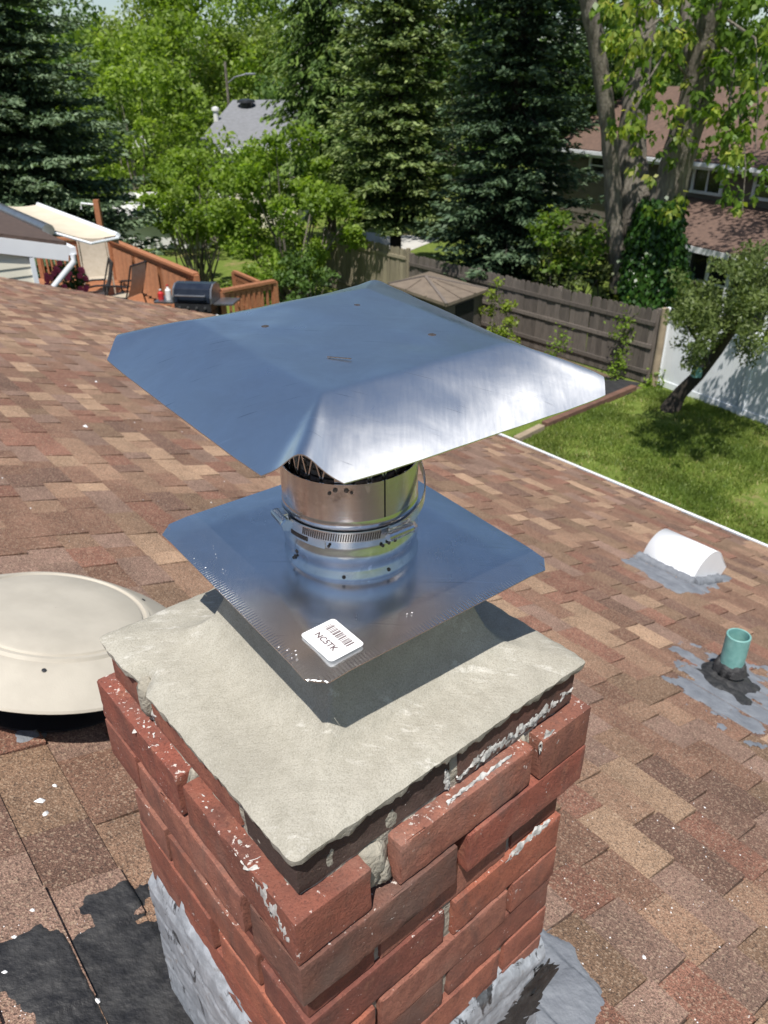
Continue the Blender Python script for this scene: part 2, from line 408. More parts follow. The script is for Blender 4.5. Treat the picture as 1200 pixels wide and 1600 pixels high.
# grass material
def grass_ground():
    m, t, b, o = new_mat('lawn_turf'); p = pos(t)
    n1 = noise_node(t, p, .55, 5, .6); n2 = noise_node(t, p, 4.5, 5, .65); n3 = noise_node(t, p, 40, 4, .7)
    c = ramp(t, n2.outputs[0], [(.3, (.10, .15, .027)), (.55, (.165, .215, .046)), (.75, (.23, .25, .07))]).outputs[0]
    c = mix(t, ramp(t, n3.outputs[0], [(.35, .5), (.65, 0.0)]).outputs[0], c, (.06, .09, .018))
    k = mth(t, 'ADD', n1.outputs[0], mth(t, 'MULTIPLY', n2.outputs[0], .45))
    c = mix(t, ramp(t, k, [(.80, 0.0), (.90, .8)]).outputs[0], c, (.27, .20, .105))
    t.links.new(c, b.inputs['Base Color']); b.inputs['Roughness'].default_value = .95; b.inputs['Specular IOR Level'].default_value = .1
    bump(t, b, n3.outputs[0], .8, .03); return m
M['grass'] = grass_ground()

# foliage
L_ = {}
L_['spruce_blue'] = leaf_mat('blue_spruce_needles', [(0, (.042, .076, .036)), (.6, (.078, .125, .062)), (1, (.18, .245, .14))], .1, .6)
L_['spruce_green'] = leaf_mat('green_spruce_needles', [(0, (.045, .08, .022)), (.55, (.10, .15, .045)), (1, (.25, .31, .12))], .2, .6)
L_['spruce_dark'] = leaf_mat('dark_spruce_needles', [(0, (.026, .052, .024)), (.6, (.048, .086, .044)), (1, (.11, .165, .085))], .1, .6)
L_['norway'] = leaf_mat('drooping_spruce_needles', [(0, (.04, .08, .016)), (.6, (.085, .15, .03)), (1, (.18, .26, .06))], .25, .6)
L_['bright'] = leaf_mat('bright_green_leaves', [(0, (.095, .16, .018)), (.6, (.175, .265, .033)), (1, (.27, .35, .07))], .45)
L_['maple'] = leaf_mat('young_maple_leaves', [(0, (.06, .12, .016)), (.55, (.13, .21, .03)), (.85, (.27, .34, .06)), (1, (.44, .44, .10))], .45, .4)
L_['ivy'] = leaf_mat('ivy_leaves', [(0, (.022, .062, .012)), (.7, (.045, .11, .018)), (1, (.11, .19, .035))], .2, .35)
L_['olive'] = leaf_mat('olive_green_leaves', [(0, (.06, .09, .024)), (.6, (.115, .15, .045)), (1, (.20, .24, .085))], .3, .45)
L_['far'] = leaf_mat('distant_green_leaves', [(0, (.105, .17, .022)), (.6, (.185, .27, .038)), (1, (.28, .36, .07))], .42)
L_['far_pale'] = leaf_mat('pale_willow_leaves', [(0, (.14, .19, .05)), (.6, (.20, .26, .07)), (1, (.27, .33, .11))], .42)
L_['far_dark'] = leaf_mat('distant_dark_leaves', [(0, (.05, .095, .025)), (.6, (.085, .15, .035)), (1, (.14, .215, .055))], .35)
L_['yellowgreen'] = leaf_mat('yellow_green_leaves', [(0, (.12, .18, .02)), (.6, (.20, .26, .03)), (1, (.30, .34, .05))], .4)
L_['blade'] = leaf_mat('grass_blades', [(0, (.09, .14, .024)), (.5, (.17, .235, .045)), (.85, (.27, .30, .08)), (1, (.40, .34, .17))], .3)

#=====GROUND=====
# ------------------------------------------------------------------ ground
gm = MB()
S = 900
xs = [-S, -60, -20, 0, 8, 20, 60, S]; ys = [-S, -20, 4, 12, 20, 40, 120, S]
gv = [(x, y, 0.0) for y in ys for x in xs]
gf = [(j*8+i, j*8+i+1, j*8+i+9, j*8+i+8) for j in range(7) for i in range(7)]
gm.add(gv, gf); tag(gm.build('lawn', M['grass']), kind='structure')

# ------------------------------------------------------------------ our roof (frame: A along the eave, B down the slope, n normal)
YAW, SLO = R_(38.8), R_(18.43)
RA = Vector((-math.sin(YAW), math.cos(YAW), 0)); RB = Vector((math.cos(YAW)*math.cos(SLO), math.sin(YAW)*math.cos(SLO), -math.sin(SLO)))
RN = RA.cross(RB); RN = RN if RN.z > 0 else -RN
LC = Vector((-.3589, .7895, -1.385+H0))
def roof(a, b, h=0.0): return LC + RA*a + RB*b + RN*h
def roof_px(px, py):
    q = at_plane(px, py, LC, RN) - LC; return q.dot(RA), q.dot(RB)
B_EAVE, B_RIDGE, A_RAKE, A_MIN = 5.50, -2.6, 10.12, -3.0

# chimney frame (needed to cut shingles)
CYAW = 0.70628
CC = Vector((-.05892, .76575, 0)); CU = Vector((math.cos(CYAW), math.sin(CYAW), 0)); CV = Vector((-math.sin(CYAW), math.cos(CYAW), 0)); CZ = Vector((0, 0, 1))
ZT = -.61508 + H0
def ch(u, v, z=0.0): return CC + CU*u + CV*v + CZ*(ZT+z)

house = thing('house', 'low house under the camera with a brown dimensional shingle roof', 'house', tuple(roof(2, 2) - Vector((0, 0, roof(2, 2).z))))
# deck planes, both slopes
dk = MB()
ridge0, ridge1 = roof(A_MIN, B_RIDGE), roof(A_RAKE, B_RIDGE)
RB2 = Vector((-RB.x, -RB.y, RB.z))
e0, e1 = roof(A_MIN, B_EAVE), roof(A_RAKE, B_EAVE)
f0, f1 = ridge0 + RB2*8.1, ridge1 + RB2*8.1
dn = Vector((0, 0, -.12))
dk.add([ridge0, ridge1, e1, e0, f0, f1] + [p+dn for p in (ridge0, ridge1, e1, e0, f0, f1)],
       [(0, 3, 2, 1), (0, 1, 5, 4), (6, 7, 8, 9), (6, 10, 11, 7), (3, 9, 8, 2), (4, 5, 11, 10), (1, 2, 8, 7), (1, 7, 11, 5), (0, 6, 9, 3), (0, 4, 10, 6)])
dk.build('roof_deck', M['roof_dark'], house)
# walls under the roof
wl = MB()
wi = [roof(A_MIN+.4, B_EAVE-.45), roof(A_RAKE-.4, B_EAVE-.45), f1 - RA*.4 - RB2*.5, f0 + RA*.4 - RB2*.5]
zt_ = roof(0, B_EAVE).z - .06
base = [Vector((p.x, p.y, 0)) for p in wi]; top = [Vector((p.x, p.y, zt_)) for p in wi]
wl.add(base+top, [(i, (i+1) % 4, (i+1) % 4+4, i+4) for i in range(4)])
wl.build('house_wall', M['siding'], house)
# gutter along the eave: back, floor, front with lip
gt = MB()
out = Vector((RB.x, RB.y, 0)).normalized()
g0, g1 = roof(A_MIN, B_EAVE) + Vector((0, 0, -.03)), roof(A_RAKE, B_EAVE) + Vector((0, 0, -.03))
def strip(o0, o1):  # o = (outward, z)
    return [g0+out*o0[0]+CZ*o0[1], g1+out*o0[0]+CZ*o0[1], g1+out*o1[0]+CZ*o1[1], g0+out*o1[0]+CZ*o1[1]]
prof = [(.006, .0), (.006, -.1), (.07, -.1), (.105, -.03), (.105, .012), (.082, .012), (.082, .004), (.098, .004), (.098, -.03), (.066, -.092), (.012, -.092), (.012, .0)]
gt.add([g0+out*a+CZ*b for a, b in prof]+[g1+out*a+CZ*b for a, b in prof], [(i, (i+1) % 12, (i+1) % 12+12, i+12) for i in range(12)])
gt.build('gutter', M['white_paint'], house)
de = MB(); de.bar(roof(A_RAKE-.03, B_RIDGE, -.09), roof(A_RAKE-.03, B_EAVE, -.09), .02, .12, RN); de.build('rake_trim', M['white_paint'], house)

# shingle tabs
EXP = .141
PAL = [((.44, .295, .19), 1.9), ((.32, .20, .13), 2.6), ((.215, .12, .08), 3.2), ((.235, .11, .075), 2.2), ((.165, .098, .072), 1.4), ((.215, .14, .088), 1.9), ((.26, .17, .13), 2.6)]
PW = np.array([w for _, w in PAL]); PW /= PW.sum()
rows = []       # rows[k] = list of (a0, a1, proud, color)
nrow = int((B_EAVE - (-1.3))/EXP)
for k in range(nrow):
    a = A_MIN + 1.2 + random.uniform(0, .2); r = []
    proud = random.random() < .5
    while a < A_RAKE:
        w = random.choice([.10, .13, .16, .19, .23, .27]); a1 = min(a+w, A_RAKE)
        if a1 - a > .02:
            ci = rng.choice(len(PAL), p=PW); c = (np.array(PAL[ci][0])*.74 + np.array((.235, .135, .098))*.26)*rng.uniform(.80, 1.08)*.93
            r.append((a, a1, proud, tuple(c)))
        a = a1; proud = not proud if random.random() < .82 else proud
    rows.append(r)
def tab_h(k, proud): return .0058 + (.005 if proud else 0)
def shingle_h(a, b):
    k = int((B_EAVE + .012 - b)/EXP)
    if k < 0 or k >= nrow: return 0
    bt = B_EAVE + .012 - k*EXP
    t = (b - (bt-EXP))/EXP
    for a0, a1, p, c in rows[k]:
        if a0 <= a < a1: return .0028 + (tab_h(k, p))*t if not p else .0035 + tab_h(k, p)*t
    return .003
def tab_geom(w, proud, jit=0):
    """slab in local axes: x along A, y along B (0 = butt end, negative up slope), z normal"""
    h = tab_h(0, proud); b = .0035 if proud else .0028; g = .0012
    y0, y1 = 0.0, -EXP - .006
    x0, x1 = g/2, w-g/2
    tz0, tz1 = b+h, b
    inset = .004 if proud else 0
    vs = [(x0+inset, y0, -.002), (x1-inset, y0, -.002), (x1, y1, -.002), (x0, y1, -.002),
          (x0+inset, y0, tz0), (x1-inset, y0, tz0), (x1, y1, tz1), (x0, y1, tz1)]
    fs = [(4, 5, 6, 7), (0, 1, 5, 4), (1, 2, 6, 5), (3, 0, 4, 7)]
    return vs, fs
# pick the 300 tabs that show largest
cands = []
cpos = Vector((0, 0, H0))
for k, r in enumerate(rows):
    b = B_EAVE + .012 - k*EXP
    for j, (a0, a1, p, c) in enumerate(r):
        cen = roof((a0+a1)/2, b-EXP/2)
        q = cen - CC
        if abs(q.dot(CU)) < .16 and abs(q.dot(CV)) < .16: continue     # under the chimney
        d = cen - cpos; z = d.dot(Vector(CF))
        if z < .3: area = 0
        else:
            px = 600+FPX*d.dot(Vector(CR))/z; py = 800+FPX*d.dot(Vector(CD))/z
            inside = -40 < px < 1240 and 400 < py < 1640
            occ = (230 < px < 850 and 1000 + 0*px < py) or (200 < px < 880 and 480 < py < 1000 and 250 < px < 760)
            area = (a1-a0)*EXP*abs(d.normalized().dot(RN))/z**2 if inside and not occ else 0
        cands.append((area, k, j))
cands.sort(reverse=True)
parts = set((k, j) for ar, k, j in cands[:300] if ar > 0)
RM = Matrix((RA, RB, RN)).transposed()
tab_cache = {}
sv, sf, sc = [], [], []
for ar, k, j in cands:
    a0, a1, p, c = rows[k][j]; b = B_EAVE + .012 - k*EXP
    if (k, j) in parts:
        w = round(a1-a0, 3); key = (w, p)
        if key not in tab_cache:
            vs, fs = tab_geom(w, p); me = bpy.data.meshes.new('shingle'); me.from_pydata(vs, [], fs); me.materials.append(M['shingle_o']); tab_cache[key] = me
        o = bpy.data.objects.new('shingle', tab_cache[key]); COL.objects.link(o); o.parent = house
        mt = RM.to_4x4(); mt.translation = roof(a0, b) - Vector(house.location)
        o.matrix_local = mt; o.color = (*c, 1)
    else:
        vs, fs = tab_geom(a1-a0, p); k0 = len(sv); o_ = roof(a0, b)
        sv += [tuple(o_ + RA*x + RB*y + RN*z) for x, y, z in vs]; sf += [tuple(i+k0 for i in f) for f in fs]; sc += [c]*4
me = bpy.data.meshes.new('shingle_field'); off = Vector(house.location)
me.from_pydata([tuple(Vector(v)-off) for v in sv], [], sf)
at = me.attributes.new('col', 'FLOAT_COLOR', 'FACE'); at.data.foreach_set('color', np.array([(*c, 1) for c in sc], dtype=np.float32).ravel())
tag(link('shingle_field', me, house, M['shingle_s']), kind='stuff')

# tar / coating patches lying on the shingles
def sdist(P, poly):
    """signed distance (positive inside), P (n,2)"""
    n = len(poly); d = np.full(len(P), 1e9); ins = np.zeros(len(P), bool)
    for i in range(n):
        a = np.array(poly[i]); b = np.array(poly[(i+1) % n]); ab = b-a; ap = P-a
        t = np.clip((ap@ab)/(ab@ab), 0, 1); d = np.minimum(d, np.linalg.norm(ap-t[:, None]*ab, axis=1))
        c = ((a[1] > P[:, 1]) != (b[1] > P[:, 1])) & (P[:, 0] < (b[0]-a[0])*(P[:, 1]-a[1])/(b[1]-a[1]+1e-12)+a[0]); ins ^= c
    return np.where(ins, d, -d)
def patch(name, mat, polys, holes=(), step=.008, namp=.03, nsc=16, thick=.004, lump=.003, px=True, label=None, bias=0.0):
    pl = [[roof_px(*q) for q in p] if px else p for p in polys]; hl = [[roof_px(*q) for q in p] if px else p for p in holes]
    allp = np.array([q for p in pl for q in p]); lo = allp.min(0)-.06; hi = allp.max(0)+.06
    na, nb = int((hi[0]-lo[0])/step)+1, int((hi[1]-lo[1])/step)+1
    A, B = np.meshgrid(np.linspace(lo[0], hi[0], na), np.linspace(lo[1], hi[1], nb), indexing='ij')
    P = np.c_[A.ravel(), B.ravel()]
    s = np.max([sdist(P, p) for p in pl], axis=0)
    for h in hl: s = np.minimum(s, -sdist(P, h))
    vs = []
    keep = np.zeros(len(P), bool)
    for i, (a, b) in enumerate(P):
        q = Vector((a*nsc, b*nsc, 3.3)); m = s[i] - bias + namp*mnoise.fractal(q, 1.0, 2.0, 4) 
        keep[i] = m > -.02
        hgt = shingle_h(a, b) + max(-.02, min(1, m/.015)*thick) + (lump*mnoise.fractal(Vector((a*40, b*40, 1.7)), 1., 2., 3) if m > 0 else 0)
        vs.append(tuple(roof(a, b, hgt)))
    fs = []
    for i in range(na-1):
        for j in range(nb-1):
            q = (i*nb+j, i*nb+j+1, (i+1)*nb+j+1, (i+1)*nb+j)
            if all(keep[k] for k in q): fs.append(q)
    mb = MB(); mb.v = vs; mb.f = fs
    o = mb.build(name, mat, house, smooth=True, sharp=80)
    bmq = bmesh.new(); bmq.from_mesh(o.data); bmesh.ops.delete(bmq, geom=[v for v in bmq.verts if not v.link_faces], context='VERTS'); bmq.to_mesh(o.data); bmq.free()
    if label: o['label'] = label
    return o
patch('tar_patch', M['tar'], [[(-60, 1520), (0, 1500), (48, 1473), (97, 1496), (130, 1486), (162, 1454), (156, 1408), (253, 1388), (285, 1440), (350, 1560), (380, 1700), (-60, 1700)]],
      holes=[[(196, 1425), (235, 1405), (252, 1425), (250, 1445), (215, 1455)], [(117, 1515), (140, 1505), (170, 1522), (150, 1545), (140, 1570), (128, 1545)], [(-60, 1545), (30, 1530), (45, 1560), (75, 1585), (60, 1660), (-60, 1660)]],
      step=.006, thick=.0035, lump=.0025, bias=-.022, label='black tar smeared over the shingles at the chimney foot')
patch('coating_patch', M['grey_coat'], [[(800, 1440), (849, 1455), (896, 1487), (922, 1525), (952, 1553), (937, 1600), (930, 1700), (760, 1700)]], step=.007, namp=.02, thick=.004, lump=.002, label='grey coating on the shingles right of the chimney')
patch('coating_patch', M['grey_coat'], [[(1030, 1050), (1060, 1012), (1095, 1008), (1130, 1025), (1215, 1035), (1235, 1110), (1215, 1175), (1150, 1140), (1110, 1125), (1080, 1105), (1052, 1085)]], step=.010, namp=.16, nsc=11, thick=.003, lump=.001, bias=.045, label='patchy grey coating around the teal pipe')
patch('tar_patch', M['tar'], [[(1088, 1055), (1120, 1035), (1165, 1050), (1178, 1080), (1168, 1098), (1160, 1108), (1145, 1092), (1112, 1078)]], step=.012, namp=.04, nsc=10, thick=.01, lump=.006, label='black tar pooled at the foot of the teal pipe')
patch('coating_patch', M['grey_coat'], [[(966, 876), (1000, 868), (1060, 890), (1120, 896), (1142, 904), (1095, 930), (1060, 926), (1010, 900)]], step=.016, namp=.05, nsc=8, thick=.005, lump=.003, label='grey sealing coat around the white hood')
patch('coating_patch', M['grey_coat'], [[(14, 1138), (60, 1132), (64, 1150), (30, 1163)]], step=.007, namp=.03, thick=.003, lump=.001, label='grey coating smear below the round vent')

# white mortar crumbs on the roof
cr = MB()
def crumb(a, b, s):
    h = shingle_h(a, b); o = roof(a, b, h + s*.25); ax = Matrix.Rotation(random.uniform(0, 6), 3, RN)
    x = ax @ RA; y = ax @ RB; k = len(cr.v)
    n = 6
    ring = [o + x*(s*random.uniform(.5, 1)*math.cos(2*math.pi*i/n)) + y*(s*random.uniform(.4, .8)*math.sin(2*math.pi*i/n)) - RN*(s*.2) for i in range(n)]
    cr.add(ring + [o + RN*s*.35], [(i, (i+1) % n, n) for i in range(n)])
for i in range(320):
    px, py = random.uniform(0, 330), random.uniform(1440, 1600); a, b = roof_px(px, py); crumb(a, b, random.choice([.0008, .001, .0014, .002]))
for i in range(130):
    px, py = random.uniform(880, 1200), random.uniform(1150, 1600); a, b = roof_px(px, py); crumb(a, b, random.choice([.001, .0015, .002, .003]))
for i in range(60):
    px, py = random.uniform(0, 700), random.uniform(520, 850); a, b = roof_px(px, py); crumb(a, b, random.choice([.002, .003, .005]))
for px, py, s in [(85, 1232, .008), (62, 1255, .013), (70, 1275, .011), (8, 1525, .010), (22, 1470, .006), (50, 1430, .006), (1005, 1500, .008), (133, 670, .02), (150, 598, .014), (1050, 1300, .005), (1100, 1265, .005), (150, 1570, .009), (90, 1548, .006)]:
    a, b = roof_px(px, py); crumb(a, b, s)
tag(cr.build('mortar_crumbs', M['label_white']), 'white crumbs of mortar and paint scattered over the brown shingles', 'debris', kind='stuff')

#=====CHIMNEY=====
# ------------------------------------------------------------------ chimney
chim = thing('brick_chimney', 'square red brick chimney with a grey mortar crown and a tarred foot', 'chimney', tuple(ch(0, 0, -1.0)))
CH_ = .067
HALF = {0: .2065, 1: .2245, 2: .2255, 3: .2085}
def brick_obj(u0, u1, v0, v1, k, fine, soot=0., paint=0.):
    seed = random.uniform(0, 100)
    z1 = -k*CH_ - (.002 if k in (1, 2) else 0) + random.uniform(-.001, .001); z0 = z1 - .0612 - random.uniform(0, .002)
    if k == 0: z1 = -.006
    jit = lambda s: random.uniform(-s, s)
    du, dv = jit(.0015), jit(.0015)
    c = Vector(((u0+u1)/2+du, (v0+v1)/2+dv, (z0+z1)/2)); sz = Vector((u1-u0, v1-v0, z1-z0))
    st = .0085 if fine else .03
    rad = .0016
    def axis(L_):
        n_ = max(2, int(round((L_-2*rad)/st))); return [-L_/2] + [-L_/2+rad+(L_-2*rad)*q/n_ for q in range(n_+1)] + [L_/2]
    axs = [axis(s) for s in sz]; nn = [len(a)-1 for a in axs]
    vid = {}; vs = []; fs = []
    def V(i, j, l):
        key = (i, j, l)
        if key in vid: return vid[key]
        p = Vector((axs[0][i], axs[1][j], axs[2][l]))
        # rounded edges
        q = Vector([max(-(s/2-rad), min(s/2-rad, x)) for x, s in zip(p, sz)])
        d = p - q
        if d.length > 1e-7:
            nrm = d.normalized(); nz_ = sum(1 for x in d if abs(x) > 1e-7); p = q + d*(1, 1, .80, .68)[nz_]
        else: nrm = Vector((0, 0, 0))
        w = ch(p.x+c.x, p.y+c.y, p.z+c.z)
        if fine:
            n1 = mnoise.fractal(Vector((w.x*26+seed, w.y*26, w.z*26)), 1., 2., 3); n2 = mnoise.noise(Vector((w.x*120, w.y*120+seed, w.z*120)))
            nl = nrm.x*CU + nrm.y*CV + nrm.z*CZ
            w = w + nl*(n1*.0010 + n2*.0008)
            # chipped corners
            if sum(1 for x in d if abs(x) > 1e-6) >= 2:
                cpn = mnoise.noise(Vector((w.x*34, w.y*34+seed*2, w.z*34)))
                if cpn > .28: w = w - nl*(cpn-.28)*.02
        vid[key] = len(vs); vs.append(w); return vid[key]
    a, b, l = nn
    for i in range(a):
        for j in range(b):
            fs.append((V(i, j, 0), V(i, j+1, 0), V(i+1, j+1, 0), V(i+1, j, 0))); fs.append((V(i, j, l), V(i+1, j, l), V(i+1, j+1, l), V(i, j+1, l)))
    for i in range(a):
        for k_ in range(l):
            fs.append((V(i, 0, k_), V(i+1, 0, k_), V(i+1, 0, k_+1), V(i, 0, k_+1))); fs.append((V(i, b, k_), V(i, b, k_+1), V(i+1, b, k_+1), V(i+1, b, k_)))
    for j in range(b):
        for k_ in range(l):
            fs.append((V(0, j, k_), V(0, j, k_+1), V(0, j+1, k_+1), V(0, j+1, k_))); fs.append((V(a, j, k_), V(a, j+1, k_), V(a, j+1, k_+1), V(a, j, k_+1)))
    mb = MB(); mb.v = [tuple(v) for v in vs]; mb.f = fs
    o = mb.build('brick', M['brick'], chim, smooth=True, sharp=55)
    o['soot'] = float(soot); o['paint'] = float(paint)
    return o
NCRS = 18
D = .092
for k in range(NCRS):
    h = HALF.get(k, .2125 + random.uniform(-.0015, .0015)); g = .014 + .006*(k % 3 == 2)
    L = (2*h - g)/2
    vis = k < 10
    pn = {0: .1, 1: .62, 2: .3, 3: .1, 4: .35}.get(k, .15)
    def soot(base): return base
    # long pairs
    for side in (-1, 1):
        for e in (0, 1):
            s0 = -h + e*(L+g); s1 = s0 + L
            t0, t1 = (-h, -h+D) if side < 0 else (h-D, h)
            sv_ = 0.05
            if k == 0: sv_ = .95
            if k == 2 and e == 0: sv_ = .75
            if k % 2 == 0: brick_obj(s0, s1, t0, t1, k, vis and side < 0, (sv_ + random.choice([0, 0, .3, .65])) if side < 0 else .3, pn)
            else: brick_obj(t0, t1, s0, s1, k, vis and side < 0, .45 if (k == 1 and e == 0) else random.choice([.0, .12, .35, .7]), pn)
    # middle bricks between
    gl = .011 if k not in (1,) else .040
    m0, m1 = -h + D + gl, h - D - (.011 if k != 1 else .016)
    for side in (-1, 1):
        t0, t1 = (-h, -h+D) if side < 0 else (h-D, h)
        if k % 2 == 0: brick_obj(t0, t1, -(h-D-.011), h-D-.011-(.012 if k == 0 else 0), k, vis and side < 0, .15 if k == 0 else .5*random.random(), pn)
        else: brick_obj(m0, m1, t0, t1, k, vis and side < 0, .1, pn)
# mortar core with rough joints
core = MB()
def core_face(du, dv, nu, nz, hf):
    """du: outward unit in (u,v); grid along perpendicular"""
    W = 2*hf; Zt, Zb = -.004, -NCRS*CH_
    k0 = len(core.v)
    for i in range(nu+1):
        for j in range(nz+1):
            s = (i/nu-.5)*W; z = Zt + (Zb-Zt)*j/nz
            u = du*hf + (-dv)*s; v = dv*hf + du*s
            n = mnoise.fractal(Vector((s*40+du*5, dv*7+z*40, 2.2)), 1., 2., 4)*.0035
            hk = HALF.get(int(-z/CH_), .2125) - .2125
            edge = min(1, (.5-abs(i/nu-.5))*20)
            n = (n + .0015)*edge
            p = ch(u+du*n, v+dv*n, z); core.v.append(tuple(p))
    for i in range(nu):
        for j in range(nz):
            a = k0+i*(nz+1)+j; core.f.append((a, a+1, a+nz+2, a+nz+1))
for du, dv in ((-1, 0), (0, -1)): core_face(du, dv, 110, 200, .2012)
for du, dv in ((1, 0), (0, 1)): core_face(du, dv, 12, 40, .2045)
core.build('mortar_joints', M['mortar'], chim, smooth=True, sharp=80)

# crown
cw = MB(); NA = 420
prof = [(.085, .094), (.099, .096), (.103, .086), (.109, .066), (.117, .046), (.129, .030), (.144, .019), (.160, .014), (.180, .011), (.196, .009), (.208, .0075), (.2155, .0045)]
def sq(th, p=60):
    c, s = math.cos(th), math.sin(th); return 1/((abs(c)**p + abs(s)**p)**(1/p))
dense = []
for i in range(len(prof)-1):
    (m0, z0), (m1, z1) = prof[i], prof[i+1]
    n = max(1, int((m1-m0)/.004))
    for q in range(n): dense.append((m0+(m1-m0)*q/n, z0+(z1-z0)*q/n))
dense.append(prof[-1])
ringz = []
for m, z in dense:
    for a in range(NA):
        th = 2*math.pi*a/NA; r = sq(th)*m; c, s = math.cos(th), math.sin(th)
        edge = max(0, (m-.190)/.0265); fo = max(0, min(1, (.2-m)/.08))
        wob = mnoise.fractal(Vector((c*r*22, s*r*22, 5.)), 1., 2., 4)
        wob2 = mnoise.fractal(Vector((c*r*75, s*r*75, 9.)), 1., 2., 3)
        r2 = r*(1 + edge*(.0045*wob + .0055*wob2))
        u, v = r2*c + .011*fo, r2*s - .011*fo
        n = mnoise.fractal(Vector((u*14, v*14, 1.)), 1., 2., 4)*.0010 + mnoise.fractal(Vector((u*70, v*70, 4.)), 1., 2., 3)*.0007 + edge*mnoise.fractal(Vector((u*50, v*50, 7.)), 1., 2., 4)*.0012
        dz = z + n - edge**2*.004
        # broken bite on the left side
        q = math.hypot(u+.218, v-.105)
        if q < .03: dz -= (1-q/.03)*.014; u += .012*(1-q/.03)
        ringz.append(tuple(ch(u, v, dz)))
k0 = len(cw.v); cw.v += ringz; nr = len(dense)
for i in range(nr-1):
    for a in range(NA):
        p0 = i*NA+a; p1 = i*NA+(a+1) % NA; cw.f.append((p0, p1, p1+NA, p0+NA))
# ragged skirt
for lvl, (din, dz) in enumerate([(.0005, -.004), (.002, -.009), (.008, -.012), (.03, -.010)]):
    for a in range(NA):
        th = 2*math.pi*a/NA; c, s = math.cos(th), math.sin(th)
        b = Vector(ringz[(nr-1)*NA+a]) ; rag = mnoise.fractal(Vector((c*9, s*9, 3.)), 1., 2., 5)
        rr = Vector((CU*c+CV*s)); p = b - rr*din*(1+.5*rag) + CZ*(dz*(1+1.1*rag + .5*mnoise.noise(Vector((c*40, s*40, 8.)))) if lvl < 3 else dz)
        cw.v.append(tuple(p))
for i in range(nr-1, nr+3):
    for a in range(NA):
        p0 = i*NA+a; p1 = i*NA+(a+1) % NA; cw.f.append((p0, p1, p1+NA, p0+NA))
cw.build('mortar_crown', M['crown'], chim, smooth=True, sharp=38)
# flue tile
ft = MB()
for a, b, c_, d in ((-.088, .108, -.112, -.098), (-.088, .108, .074, .088), (-.088, -.074, -.0975, .0735), (.094, .108, -.0975, .0735)):
    lo, hi = ch(a, c_), ch(b, d)
    ft.box(ch((a+b)/2, (c_+d)/2, .03), (b-a, d-c_, .19), (CU, CV, CZ))
ft.build('flue_tile', M['clay'], chim)

# sealant beads, drips and smears
def smear(name, mat, pts, width, thick, face, seg=40, noise_a=.5, lbl=None):
    """irregular strip on a face. pts: [(s, z)] on face ('R': v=-h, s=u ; 'L': u=-h, s=v ; 'T': top, (u,v))"""
    mb = MB(); n = seg; rowsn = 7
    P = [Vector((a, b)) for a, b in pts]
    lens = [0]
    for i in range(1, len(P)): lens.append(lens[-1] + (P[i]-P[i-1]).length)
    sd = random.uniform(0, 50)
    for i in range(n+1):
        t = lens[-1]*i/n
        j = max(x for x in range(len(P)-1) if lens[x] <= t+1e-9)
        q = P[j].lerp(P[j+1], (t-lens[j])/(lens[j+1]-lens[j]+1e-9)); tg = (P[j+1]-P[j]).normalized(); nm = Vector((-tg.y, tg.x))
        w = width*(1 + noise_a*mnoise.fractal(Vector((t*60+sd, 1., 0)), 1., 2., 4))*min(1, 4*i/n+.15, 4*(1-i/n)+.15)
        for r in range(rowsn):
            f = r/(rowsn-1)*2-1
            e = q + nm*(f*w*.75) + nm*(.5*width*mnoise.noise(Vector((t*90+sd, r, 0))))
            hgt = thick*.55*(1-f*f) - .0014 + .9*thick*mnoise.fractal(Vector((t*110+sd, f*3, 3)), 1., 2., 3)
            hf = face[1]
            if face[0] == 'R': p = ch(e.x, -hf-hgt, e.y)
            elif face[0] == 'L': p = ch(-hf-hgt, e.x, e.y)
            else: p = ch(e.x, e.y, face[1]+hgt)
            mb.v.append(tuple(p))
    for i in range(n):
        for r in range(rowsn-1):
            a = i*rowsn+r; mb.f.append((a, a+1, a+rowsn+1, a+rowsn))
    o = mb.build(name, mat, chim, smooth=True, sharp=80)
    if lbl: o['label'] = lbl
    return o
smear('white_sealant', M['caulk'], [(.005, -.056), (.05, -.05), (.12, -.052), (.17, -.046), (.206, -.042)], .015, .004, ('R', .2065), 70)
smear('white_sealant', M['caulk'], [(-.012, -.03), (-.008, -.064)], .006, .003, ('R', .2065), 20)
smear('white_sealant', M['caulk'], [(.2, -.006), (.16, -.010), (.10, -.012)], .010, .003, ('L', .2065), 40)
smear('white_sealant', M['caulk'], [(.085, -.012), (.04, -.014), (-.03, -.02), (-.06, -.012)], .012, .004, ('L', .2065), 50)
smear('white_sealant', M['caulk'], [(.118, -.010), (.100, -.046), (.094, -.064)], .026, .004, ('L', .204), 30, .9)
smear('white_sealant', M['caulk'], [(-.150, -.078), (-.19, -.094), (-.212, -.112), (-.219, -.128)], .022, .0034, ('L', .2235), 30, 1.2)
smear('white_sealant', M['caulk'], [(.128, -.078), (.15, -.080), (.165, -.088)], .022, .004, ('R', .2235), 20, 1.0)
smear('white_sealant', M['caulk'], [(.172, -.085), (.171, -.118)], .007, .0036, ('R', .2235), 20, .6)
smear('white_sealant', M['caulk'], [(.152, -.152), (.150, -.168)], .005, .002, ('R', .2255), 16, .6)
smear('white_sealant', M['caulk'], [(.10, -.272), (.14, -.268), (.19, -.262)], .014, .003, ('R', .2125), 40, .8)
smear('white_sealant', M['caulk'], [(-.02, -.0665), (.04, -.0675), (.085, -.0665)], .006, .003, ('R', .217), 40, .9)
for (u, v, l) in ((-.2165, .065, .03), (-.216, .10, .024), (-.216, -.155, .05), (-.216, -.06, .03)):
    smear('white_sealant', M['caulk'], [(u, v), (u+.002, v+l)], .011, .0034, ('T', -.0695), 24, 1.4)
